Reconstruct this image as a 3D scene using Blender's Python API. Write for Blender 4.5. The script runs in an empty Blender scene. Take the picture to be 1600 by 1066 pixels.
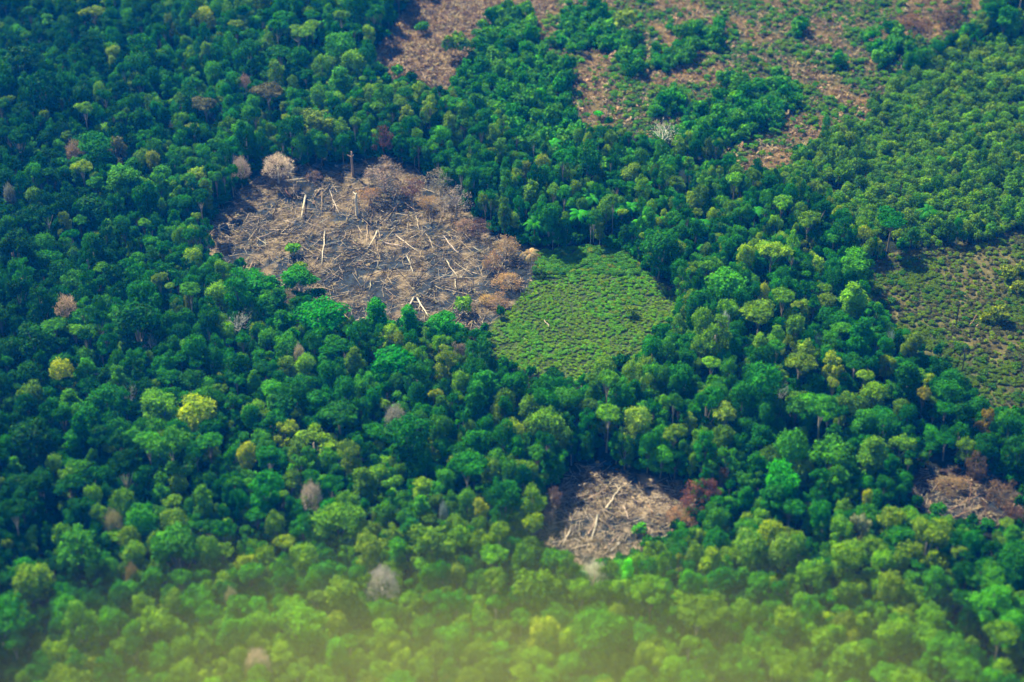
import bpy, math, random
import numpy as np
from mathutils import Vector, Matrix
from mathutils.noise import noise as pnoise
random.seed(7); RNG = np.random.default_rng(7)
S = bpy.context.scene; COL = S.collection
R = math.radians

# ------------------------------------------------------------------ camera
CH = 412.0; DEP = R(35); FOV = R(30); W, H = 1600.0, 1066.0
FPX = W / 2 / math.tan(FOV / 2)
cam = bpy.data.cameras.new('camera'); co = bpy.data.objects.new('camera', cam); COL.objects.link(co)
co.location = (0, 0, CH); co.rotation_euler = (R(90) - DEP, 0, 0)
cam.sensor_width = 360; cam.lens = 180 / math.tan(FOV / 2); cam.clip_start = 1; cam.clip_end = 20000
cam.dof.use_dof = True; cam.dof.focus_distance = 755; cam.dof.aperture_fstop = 0.16
S.camera = co
FW = Vector((0, math.cos(DEP), -math.sin(DEP))); UP = Vector((0, math.sin(DEP), math.cos(DEP)))

def gz(x, y):                       # gentle relief of the ground
    return 2.2 * math.sin(x / 61 + y / 97) + 1.6 * math.sin(y / 43 - x / 120 + 1.0) + 0.8 * math.sin(x / 23 + 2) * math.sin(y / 31)
def gzn(x, y):
    return 2.2 * np.sin(x / 61 + y / 97) + 1.6 * np.sin(y / 43 - x / 120 + 1.0) + 0.8 * np.sin(x / 23 + 2) * np.sin(y / 31)
def at(px, py, h=0.0):              # photograph pixel -> ground point (h above the ground)
    d = FW + Vector((1, 0, 0)) * ((px - W / 2) / FPX) + UP * ((H / 2 - py) / FPX)
    z = h
    for _ in range(6):
        t = (CH - z) / -d.z; x, y = d.x * t, d.y * t; z = gz(x, y) + h
    return Vector((x, y, z - h))
def proj(x, y, z):
    vx, vy, vz = x, y, z - CH
    dd = vy * FW.y + vz * FW.z; u = vy * UP.y + vz * UP.z
    return W / 2 + FPX * vx / dd, H / 2 - FPX * u / dd
def mpp(px, py):                    # metres per pixel
    p = at(px, py); return (p - Vector((0, 0, CH))).dot(FW) / FPX

def inp(poly, x, y):
    c = False; n = len(poly); j = n - 1
    for i in range(n):
        xi, yi = poly[i]; xj, yj = poly[j]
        if (yi > y) != (yj > y) and x < (xj - xi) * (y - yi) / (yj - yi) + xi: c = not c
        j = i
    return c
def nz(x, y, s, o=0.0): return pnoise(Vector((x / s + o, y / s - o, o * 1.7)))

# zones in photograph pixels (of ground points)
BURN = [(312,392),(330,345),(372,300),(410,272),(470,258),(560,258),(600,240),(660,275),(720,320),(770,365),(840,392),(832,440),(800,480),(752,522),(700,515),(620,512),(550,500),(480,462),(400,436),(345,408)]
FIELD = [(752,530),(790,492),(812,470),(800,420),(850,392),(930,385),(985,395),(1015,430),(1062,468),(1062,500),(1015,525),(1000,560),(930,580),(900,598),(850,590),(780,570)]
CUT = [(838,872),(838,812),(855,775),(890,735),(935,725),(990,742),(1045,750),(1100,765),(1080,805),(1050,835),(1010,855),(985,872),(945,888),(915,888),(880,862)]
CUT2 = [(1412,785),(1420,745),(1465,726),(1530,733),(1590,760),(1600,815),(1540,822),(1455,812)]
TOPCUT = [(575,98),(600,62),(622,32),(645,0),(690,-30),(860,-30),(868,10),(835,25),(785,22),(748,50),(738,88),(705,142),(650,132),(608,125)]
ROUGH = [(830,40),(850,-60),(1560,-60),(1545,20),(1500,60),(1420,95),(1400,140),(1345,195),(1250,240),(1235,272),(1170,276),(1125,245),(1010,222),(905,202),(885,180),(900,120),(840,90)]
SCRUB = [(1335,432),(1400,395),(1490,388),(1560,372),(1660,330),(1660,660),(1540,645),(1480,570),(1400,515)]
PLANT = [(1345,195),(1405,130),(1480,85),(1660,60),(1660,335),(1560,372),(1450,392),(1340,378),(1290,335),(1200,305),(1240,262)]
BUSH = [(690,145),(735,95),(745,52),(785,24),(860,10),(880,40),(850,60),(850,90),(900,112),(912,190),(900,240),(960,262),(1000,250),(1040,262),(1120,270),(1150,300),(1060,285),(900,275),(800,240),(715,195)]
GPATCH = [[(848,75),(895,40),(990,60),(1002,95),(950,80),(890,82)], [(1010,105),(1060,72),(1128,38),(1130,78),(1040,115)],
          [(1022,192),(1030,150),(1062,138),(1080,180)], [(1045,235),(1080,180),(1130,125),(1255,130),(1252,165),(1200,205),(1130,238)],
          [(870,25),(905,5),(945,15),(965,45),(900,60)], [(960,95),(985,80),(1010,110),(985,125)], [(1235,300),(1300,260),(1350,250),(1330,330)],
          [(1340,60),(1400,40),(1430,70),(1380,110)]]
def zone(px, py):
    px += 5 * nz(px, py, 14, 31); py += 4 * nz(px, py, 11, 32)
    if inp(BURN, px, py): return 'burn'
    if inp(FIELD, px, py): return 'field'
    if inp(CUT, px, py): return 'cut'
    if inp(CUT2, px, py): return 'cut2'
    if inp(TOPCUT, px, py): return 'top'
    px += 16 * nz(px, py, 34, 33); py += 11 * nz(px, py, 26, 34)
    if inp(ROUGH, px, py):
        if nz(px, py, 30, 40) + .4 * nz(px, py, 10, 41) > .6: return 'gpatch'
        for g in GPATCH:
            if inp(g, px, py): return 'gpatch'
        return 'rough'
    if inp(SCRUB, px, py): return 'scrub'
    if inp(PLANT, px, py): return 'plant'
    if inp(BUSH, px, py): return 'bush'
    return 'wood'

# ------------------------------------------------------------------ materials
def new_mat(name):
    m = bpy.data.materials.new(name); m.use_nodes = True; nt = m.node_tree
    for n in list(nt.nodes): nt.nodes.remove(n)
    out = nt.nodes.new('ShaderNodeOutputMaterial'); return m, nt, out
def tint_mat(name, transl, rough, lo=0.62, hi=1.38, nscale=None):
    m, nt, out = new_mat(name); N = nt.nodes.new; L = nt.links.new
    a = N('ShaderNodeAttribute'); a.attribute_type = 'INSTANCER'; a.attribute_name = 'tint'
    v = N('ShaderNodeAttribute'); v.attribute_type = 'GEOMETRY'; v.attribute_name = 'var'
    mr = N('ShaderNodeMapRange'); mr.inputs[3].default_value = lo; mr.inputs[4].default_value = hi; L(v.outputs['Fac'], mr.inputs[0])
    vm = N('ShaderNodeVectorMath'); vm.operation = 'SCALE'; L(a.outputs['Vector'], vm.inputs[0]); L(mr.outputs[0], vm.inputs['Scale'])
    col = vm.outputs[0]
    if nscale:
        tc = N('ShaderNodeTexCoord'); nn = N('ShaderNodeTexNoise'); nn.inputs['Scale'].default_value = nscale; nn.inputs['Detail'].default_value = 3
        L(tc.outputs['Object'], nn.inputs['Vector'])
        m2 = N('ShaderNodeMapRange'); m2.inputs[1].default_value = .3; m2.inputs[2].default_value = .7; m2.inputs[3].default_value = .65; m2.inputs[4].default_value = 1.3
        L(nn.outputs['Fac'], m2.inputs[0])
        v2 = N('ShaderNodeVectorMath'); v2.operation = 'SCALE'; L(col, v2.inputs[0]); L(m2.outputs[0], v2.inputs['Scale']); col = v2.outputs[0]
    if transl > .2:                  # patchy crowns: parts of each crown stay greener and deeper
        tc = N('ShaderNodeTexCoord'); nn = N('ShaderNodeTexNoise'); nn.inputs['Scale'].default_value = .33; nn.inputs['Detail'].default_value = 2
        L(tc.outputs['Object'], nn.inputs['Vector'])
        m2 = N('ShaderNodeMapRange'); m2.inputs[1].default_value = .42; m2.inputs[2].default_value = .62; L(nn.outputs['Fac'], m2.inputs[0])
        v3 = N('ShaderNodeVectorMath'); v3.operation = 'MULTIPLY'; v3.inputs[1].default_value = (.55, .72, .85); L(col, v3.inputs[0])
        mxx = N('ShaderNodeMix'); mxx.data_type = 'VECTOR'; L(m2.outputs[0], mxx.inputs['Factor']); L(col, mxx.inputs[4]); L(v3.outputs[0], mxx.inputs[5]); col = mxx.outputs[1]
    b = N('ShaderNodeBsdfPrincipled'); b.inputs['Roughness'].default_value = rough; b.inputs['Specular IOR Level'].default_value = .06
    L(col, b.inputs['Base Color']); res = b.outputs[0]
    if transl:
        t = N('ShaderNodeBsdfTranslucent'); L(col, t.inputs['Color']); mx = N('ShaderNodeMixShader'); mx.inputs[0].default_value = transl
        L(res, mx.inputs[1]); L(t.outputs[0], mx.inputs[2]); res = mx.outputs[0]
    L(res, out.inputs['Surface']); return m
M_LEAF = tint_mat('foliage', .3, .55)
M_TWIG = tint_mat('dry_twigs', .1, .8)
M_LOG = tint_mat('log_wood', 0, .85, .8, 1.2, 1.1)
def bark_mat():
    m, nt, out = new_mat('bark'); N = nt.nodes.new; L = nt.links.new
    oi = N('ShaderNodeObjectInfo'); cr = N('ShaderNodeValToRGB'); L(oi.outputs['Random'], cr.inputs[0]); e = cr.color_ramp.elements
    e[0].color = (.12, .10, .08, 1); e[1].color = (.46, .42, .36, 1)
    tc = N('ShaderNodeTexCoord'); nn = N('ShaderNodeTexNoise'); nn.inputs['Scale'].default_value = .9; L(tc.outputs['Object'], nn.inputs['Vector'])
    r = N('ShaderNodeMapRange'); r.inputs[3].default_value = .5; r.inputs[4].default_value = 1.4; L(nn.outputs['Fac'], r.inputs[0])
    v = N('ShaderNodeVectorMath'); v.operation = 'SCALE'; L(cr.outputs[0], v.inputs[0]); L(r.outputs[0], v.inputs['Scale'])
    b = N('ShaderNodeBsdfPrincipled'); b.inputs['Roughness'].default_value = .85; L(v.outputs[0], b.inputs['Base Color']); L(b.outputs[0], out.inputs[0]); return m
M_BARK = bark_mat()

def ground_mat():
    m, nt, out = new_mat('ground'); N = nt.nodes.new; L = nt.links.new
    a = N('ShaderNodeAttribute'); a.attribute_type = 'GEOMETRY'; a.attribute_name = 'soil'
    tc = N('ShaderNodeTexCoord')
    def noi(sc, det, lo, hi, a0, a1, rough=.6):
        n = N('ShaderNodeTexNoise'); n.inputs['Scale'].default_value = sc; n.inputs['Detail'].default_value = det; n.inputs['Roughness'].default_value = rough
        L(tc.outputs['Object'], n.inputs['Vector'])
        r = N('ShaderNodeMapRange'); r.inputs[1].default_value = lo; r.inputs[2].default_value = hi; r.inputs[3].default_value = a0; r.inputs[4].default_value = a1
        L(n.outputs['Fac'], r.inputs[0]); return r.outputs[0]
    s1 = noi(.35, 8, .35, .68, .45, 1.5, .7)
    s2 = noi(.09, 4, .35, .65, .7, 1.25)
    v = N('ShaderNodeVectorMath'); v.operation = 'SCALE'; L(a.outputs['Vector'], v.inputs[0]); L(s1, v.inputs['Scale'])
    v2 = N('ShaderNodeVectorMath'); v2.operation = 'SCALE'; L(v.outputs[0], v2.inputs[0]); L(s2, v2.inputs['Scale'])
    b = N('ShaderNodeBsdfPrincipled'); b.inputs['Roughness'].default_value = .95; b.inputs['Specular IOR Level'].default_value = .1
    L(v2.outputs[0], b.inputs['Base Color'])
    bp = N('ShaderNodeBump'); bp.inputs['Strength'].default_value = .8; bp.inputs['Distance'].default_value = .6
    L(s1, bp.inputs['Height']); L(bp.outputs[0], b.inputs['Normal'])
    L(b.outputs[0], out.inputs['Surface']); return m

def fol(c):
    if c[1] < c[0] * .92 or (c[2] > .25 * c[1] and c[0] > .8 * c[1]): return c
    if c[0] > .14: return (min(.6, c[0] * 1.5), min(.66, c[1] * 1.75), c[2] * .3)
    return (c[0] * (1.5 if c[0] < .04 else 2.0), c[1] * 2.4, c[2] * .08)
# ------------------------------------------------------------------ mesh helpers
def mesh_np(name, V, F, mat, var=None):
    me = bpy.data.meshes.new(name); V = np.asarray(V, np.float32); F = np.asarray(F, np.int32)
    k = F.shape[1]
    me.vertices.add(len(V)); me.vertices.foreach_set('co', V.ravel())
    me.loops.add(F.size); me.loops.foreach_set('vertex_index', F.ravel())
    me.polygons.add(len(F)); me.polygons.foreach_set('loop_start', np.arange(0, F.size, k, dtype=np.int32))
    me.update(calc_edges=True)
    at_ = me.attributes.new('var', 'FLOAT', 'POINT')
    at_.data.foreach_set('value', np.asarray(var if var is not None else np.full(len(V), .5), np.float32))
    me.materials.append(mat); return me
def unit(v): return v / np.maximum(np.linalg.norm(v, axis=-1, keepdims=True), 1e-9)
def leaves(C, Nn, size, rng, asp=.6):
    n = len(C); t = unit(np.cross(Nn, rng.normal(size=(n, 3)))); b = np.cross(Nn, t)
    s = (size * rng.uniform(.6, 1.3, n))[:, None]
    V = np.stack([C + t * s, C + b * s * asp, C - t * s, C - b * s * asp], 1).reshape(-1, 3)
    F = np.arange(4 * n).reshape(n, 4); var = np.repeat(rng.uniform(0, 1, n), 4)
    return V, F, var
class Tubes:
    def __init__(s): s.V = []; s.F = []
    def add(s, pts, rad, sides=6):
        pts = [Vector(p) for p in pts]; base = len(s.V); n = len(pts)
        for i, p in enumerate(pts):
            d = (pts[min(i + 1, n - 1)] - pts[max(i - 1, 0)]).normalized()
            a = d.cross(Vector((0, 0, 1)) if abs(d.z) < .9 else Vector((1, 0, 0))).normalized(); b = d.cross(a)
            for k in range(sides):
                an = 2 * math.pi * k / sides; s.V.append(p + (a * math.cos(an) + b * math.sin(an)) * rad[i])
        for i in range(n - 1):
            for k in range(sides):
                k2 = (k + 1) % sides; s.F.append((base + i * sides + k, base + i * sides + k2, base + (i + 1) * sides + k2, base + (i + 1) * sides + k))
        for e in (0, n - 1):               # end caps
            s.V.append(pts[e]); c = len(s.V) - 1; o = base + e * sides
            for k in range(sides):
                k2 = (k + 1) % sides; s.F.append((o + k, c, c, o + k2) if 0 else (o + k, o + k2, c))
    def mesh(s, name, mat):
        me = bpy.data.meshes.new(name); me.from_pydata([tuple(v) for v in s.V], [], s.F); me.update()
        a = me.attributes.new('var', 'FLOAT', 'POINT'); a.data.foreach_set('value', [.5] * len(s.V))
        me.materials.append(mat)
        me.polygons.foreach_set('use_smooth', [True] * len(me.polygons)); return me

# ------------------------------------------------------------------ prototypes (unit sizes: crown radius r, base at z=0)
def crown_mesh(name, seed, r, h, base, style, n=2600, size=.42):
    """r crown radius, h tree height, base height of the crown's underside"""
    g = np.random.default_rng(seed); ch = h - base
    nl = {'dome': 20, 'lumpy': 13, 'flat': 18, 'tall': 16, 'loose': 12, 'smooth': 30, 'shrub': 7}[style]
    nl = max(5, int(nl * g.uniform(.55, 1.35)))
    L = []
    sx, sy = g.uniform(.78, 1.22), g.uniform(.78, 1.22); ox, oy = g.uniform(-.2, .2, 2)
    for i in range(nl):
        ph = i * 2.39996 + g.uniform(-.5, .5); u = (i + .5) / nl
        if style == 'flat':
            rr = math.sqrt(u) * .82; z = .72 + .16 * (1 - rr * rr) + g.uniform(-.08, .08); lr = g.uniform(.22, .36)
        elif style == 'tall':
            z = .12 + .76 * u; rr = .52 * math.sqrt(max(.05, 1 - (2 * u - 1.0) ** 2)) * g.uniform(.6, 1.1); lr = g.uniform(.28, .45)
        elif style == 'loose':
            rr = math.sqrt(u) * .8; z = .25 + .6 * (1 - rr * rr) + g.uniform(-.2, .15); lr = g.uniform(.2, .36)
        elif style == 'lumpy':
            rr = math.sqrt(u) * .68; z = .3 + .4 * (1 - rr * rr) + g.uniform(-.1, .12); lr = g.uniform(.32, .5)
        elif style == 'smooth':
            rr = math.sqrt(u) * .74; z = .3 + .42 * math.sqrt(1 - rr * rr); lr = g.uniform(.27, .31)
        elif style == 'shrub':
            rr = math.sqrt(u) * .6; z = .3 + .3 * (1 - rr * rr) + g.uniform(-.08, .1); lr = g.uniform(.32, .5)
        else:
            rr = math.sqrt(u) * .76; z = .24 + .48 * math.sqrt(1 - rr * rr) + g.uniform(-.07, .07); lr = g.uniform(.22, .4)
        L.append((rr * math.cos(ph) * r * sx, rr * math.sin(ph) * r * sy, base + z * ch, lr * r))
    if style in ('dome', 'lumpy', 'smooth', 'tall', 'loose'):      # skirt of lower clumps
        for i in range(nl // 2 + 2):
            ph = i * 2.39996 + .7; rr = g.uniform(.5, .72) * (.7 if style == 'tall' else 1); lr = g.uniform(.24, .36)
            L.append((rr * math.cos(ph) * r * sx, rr * math.sin(ph) * r * sy, base + g.uniform(.06, .32) * ch, lr * r))
    nl = len(L); L = np.array(L); L[:, 0] += ox * r * (L[:, 2] - base) / ch; L[:, 1] += oy * r * (L[:, 2] - base) / ch; L[:, 2] += g.uniform(-.09, .07, nl) * ch; vs = min(1.0, ch / (1.5 * r)) if style != 'flat' else .5
    w = L[:, 3] ** 2; w /= w.sum(); idx = g.choice(nl, n, p=w)
    d = unit(g.normal(size=(n, 3))); d[:, 2] = np.abs(d[:, 2]) * np.where(g.random(n) < .8, 1, -.7)
    bump = 1 + .26 * np.sin(d[:, 0] * 7 + idx) * np.sin(d[:, 1] * 6 + idx * 2) + .14 * g.normal(size=n)
    depth = np.where(g.random(n) < .78, 1, g.uniform(.5, .95, n))
    C = L[idx, :3] + d * (L[idx, 3] * bump * depth)[:, None] * np.array([1, 1, vs])
    for k in range(nl):                         # drop leaves buried deep inside another lobe
        q = (C - L[k, :3]) / np.array([1, 1, vs]); bad = (np.linalg.norm(q, axis=1) < L[k, 3] * .72) & (idx != k)
        C = C[~bad]; d = d[~bad]; idx = idx[~bad]
    jit = .75 if style in ('loose',) else .55
    if style == 'smooth': jit = .35
    Nn = unit(d * np.array([1, 1, 1.25]) + jit * g.normal(size=C.shape))
    V, F, var = leaves(C, Nn, size, g)
    lv = g.uniform(-.26, .26, nl)               # each clump of leaves a little lighter or darker
    var = np.clip(var + np.repeat(lv[idx], 4), 0, 1)
    return mesh_np(name, V, F, M_LEAF, var), L
def trunk_mesh(name, seed, h, base, L, rad=.32, limbs=6):
    g = random.Random(seed); T = Tubes()
    lean = (g.uniform(-.6, .6), g.uniform(-.6, .6)); top = Vector((lean[0], lean[1], base + (h - base) * .45))
    T.add([(0, 0, -1.2), (lean[0] * .1, lean[1] * .1, .8), (lean[0] * .5, lean[1] * .3, base * .6), top * 1.0], [rad * 1.7, rad * 1.1, rad * .85, rad * .5], 7)
    for k in g.sample(range(len(L)), min(limbs, len(L))):
        s = Vector((lean[0] * .5, lean[1] * .4, base * g.uniform(.75, 1.0))); e = Vector(L[k][:3])
        mid = s.lerp(e, .5) + Vector((0, 0, -.4)); T.add([s, mid, e], [rad * .5, rad * .3, rad * .12], 5)
    return T.mesh(name, M_BARK)
SPEC = [('dome', 5, 18, 6), ('dome', 5, 19, 6), ('dome', 5, 17, 5), ('lumpy', 5, 18, 5), ('lumpy', 5, 19, 5), ('flat', 5, 18, 11), ('flat', 5, 17, 10),
        ('tall', 4, 19, 4), ('tall', 4, 20, 4), ('loose', 5, 18, 6), ('loose', 5, 18, 5), ('smooth', 5, 18, 6), ('lumpy', 5, 17, 4), ('dome', 5, 20, 7),
        ('flat', 5, 18, 8), ('tall', 4, 18, 3), ('loose', 5, 19, 4), ('loose', 5, 17, 6),
        ('lumpy', 5, 20, 5), ('dome', 5, 16, 5), ('flat', 5, 20, 12), ('tall', 4, 21, 6), ('loose', 5, 20, 7), ('lumpy', 5, 18, 6)]
PROTO = []
for i, (st, r, h, b) in enumerate(SPEC):
    cm, L = crown_mesh('tree_crown', 100 + i, r, h, b, st, n=5600 if st != 'loose' else 3600, size=.36)
    PROTO.append((st, r, h, cm, trunk_mesh('tree_trunk', i, h, b, L)))
SHR = [crown_mesh('shrub_leaves', 300 + i, 1.5, 2.6, .1, 'shrub', n=420, size=.3)[0] for i in range(5)]
YNG = [crown_mesh('young_tree_leaves', 320 + i, 2.2, 6.5, 2.2, 'lumpy', n=900, size=.32)[0] for i in range(4)]

def palm_mesh(seed, n=17, ln=4.2, drop=1.0, z0=9):
    g = random.Random(seed); V = []; F = []; var = []
    for i in range(n):
        a = i * 2.39996 + g.uniform(-.2, .2); el = g.uniform(.1, 1.1); l = ln * g.uniform(.8, 1.1)
        p = Vector((0, 0, z0)); pitch = el; pts = []
        for k in range(8):
            pts.append(p.copy()); p = p + Vector((math.cos(a) * math.cos(pitch), math.sin(a) * math.cos(pitch), math.sin(pitch))) * l / 7; pitch -= .27 * drop
        sd = Vector((-math.sin(a), math.cos(a), 0)); vv = g.random()
        for k in range(1, 8):                # pairs of leaflet fans along the rib
            w = .62 * math.sin(math.pi * (k + .6) / 9) + .1
            for s_ in (-1, 1):
                for q in (0., .5):
                    c = pts[k - 1].lerp(pts[k], q); c2 = pts[k - 1].lerp(pts[k], min(1, q + .36)); f = (pts[k] - pts[k - 1]).normalized()
                    b0 = len(V); V += [c, c + sd * s_ * w + f * .25 - Vector((0, 0, w * .35)), c2 + sd * s_ * w + f * .3 - Vector((0, 0, w * .35)), c2]
                    F.append((b0, b0 + 1, b0 + 2, b0 + 3)); var += [vv] * 4
    return mesh_np('palm_fronds', np.array([tuple(v) for v in V]), np.array(F), M_LEAF, np.array(var))
PALMF = [palm_mesh(k, 17 + k, z0=0) for k in range(3)]
def palm_trunk(h):
    T = Tubes(); T.add([(0, 0, -.8), (.1, 0, h * .5), (0, .1, h)], [.26, .17, .14], 7); return T.mesh('palm_trunk', M_BARK)
PALMT = palm_trunk(9)

def bare_tree(seed, r=5, h=15, fuzz=900, base=.45, levels=3):
    """returns trunk mesh, branches mesh, twig fuzz mesh"""
    g = random.Random(seed); T = Tubes(); B = Tubes(); tips = []
    top = Vector((g.uniform(-.5, .5), g.uniform(-.5, .5), h * base))
    T.add([(0, 0, -1), (0, 0, .8), top * .5 + Vector((.1, 0, 0)), top], [.5, .34, .28, .24], 7)
    def br(p, d, l, rad, lv):
        q = p + d * l * .5 + Vector((g.uniform(-.1, .1), g.uniform(-.1, .1), g.uniform(-.05, .1))) * l; e = q + (d + Vector((0, 0, .15))) * l * .5
        B.add([p, q, e], [rad, rad * .75, rad * .45], 5 if lv > 1 else 4); tips.append(e)
        if lv == 0: return
        for i in range(g.choice((3, 4))):
            n = (d + Vector((g.gauss(0, .55), g.gauss(0, .55), g.gauss(.1, .35)))).normalized()
            br(e if i < 2 else q, n, l * g.uniform(.5, .75), rad * .5, lv - 1)
    for i in range(6):
        a = i * 1.05 + g.uniform(-.3, .3); el = g.uniform(.35, 1.2)
        br(top * g.uniform(.85, 1), Vector((math.cos(a) * math.cos(el), math.sin(a) * math.cos(el), math.sin(el))), r * g.uniform(.55, .7), .17, levels - 1)
    gg = np.random.default_rng(seed); tp = np.array([tuple(t) for t in tips]); n = fuzz
    out = None
    if n:
        ctr = np.array([0, 0, h * base])
        d0 = unit(gg.normal(size=(n, 3))); d0[:, 2] = np.abs(d0[:, 2]) * 1.0 - .12; q = gg.uniform(.35, 1, (n, 1)) ** .4
        lump = 1 + .16 * np.sin(d0[:, :1] * 6 + seed) * np.sin(d0[:, 1:2] * 7 + seed) + .06 * gg.normal(size=(n, 1))
        P = ctr + d0 * q * lump * np.array([r, r, h * (1 - base) * .93])
        if n < 1000: P = tp[gg.integers(0, len(tp), n)] + gg.normal(size=(n, 3)) * r * .13
        d = unit(P - ctr + gg.normal(size=(n, 3)) * r * .35); s = unit(np.cross(d, gg.normal(size=(n, 3))))
        l = gg.uniform(.5, 1.3, n)[:, None]; w = .09
        V = np.stack([P - s * w, P + s * w, P + d * l], 1).reshape(-1, 3); F = np.arange(3 * n).reshape(n, 3)
        out = mesh_np('twigs', V, F, M_TWIG, np.repeat(gg.random(n), 3))
    return T.mesh('bare_trunk', M_LOG), B.mesh('bare_branches', M_LOG), out
BARE_F = [bare_tree(50 + k, fuzz=2300) for k in range(3)]          # dense with twigs
SCORCH = [crown_mesh('scorched_leaves', 90 + k, 5.4, 15, 4.5, 'loose', n=1500, size=.28)[0] for k in range(3)]
BARE_O = [bare_tree(60 + k, fuzz=260, base=.5, levels=3) for k in range(3)]

# ------------------------------------------------------------------ things
THINGS = []          # (object, kind, px, py, dict)
def mk(name, me, parent=None, tint=None):
    o = bpy.data.objects.new(name, me); COL.objects.link(o)
    if parent: o.parent = parent
    if tint is not None: o['tint'] = [float(c) for c in (fol(tint) if me.materials[0] is M_LEAF else tint)]
    return o
def root(name, loc, rz=0, sc=(1, 1, 1), px=0, py=0, **info):
    o = bpy.data.objects.new(name, None); COL.objects.link(o); o.location = loc; o.rotation_euler = (0, 0, rz); o.scale = sc
    o.empty_display_size = 1; THINGS.append((o, name, px, py, info)); return o
BARK = (.16, .14, .12); PALEBARK = (.42, .37, .32)
def tree(name, kind, loc, r, h, tint, px, py, rz=None, bark=BARK, **info):
    st, pr, ph, cm, tm = PROTO[kind]
    o = root(name, loc, random.uniform(0, 6.28) if rz is None else rz, (r / pr, r / pr, h / ph), px, py, tint=tint, r=r, h=h, style=st, **info)
    mk('crown', cm, o, tint); mk('trunk', tm, o, bark); return o

def jit(c, a=.15, g=None):
    k = 1 + random.uniform(-a, a); return tuple(max(.001, v * k * (1 + random.uniform(-a * .5, a * .5))) for v in c)
C_DEEP = (.010, .080, .034); C_MID = (.018, .125, .034); C_GRN = (.04, .19, .03); C_OLV = (.12, .2, .04); C_LIME = (.27, .42, .02)
C_GOLD = (.42, .44, .006); C_PALE = (.8, .68, .55); C_GREY = (.40, .42, .42); C_BRN = (.33, .20, .13); C_RED = (.19, .075, .055); C_CREAM = (.34, .40, .16)
C_TAN = (.52, .34, .15); C_EMER = (.008, .125, .03); C_OBRN = (.24, .20, .09)

OCC = []     # occupied crowns (x, y, r)
def place(px, py, dia, h):           # crown centre seen at px,py
    p = at(px, py, h * .72); return p, dia * mpp(px, py) / 2

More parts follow.
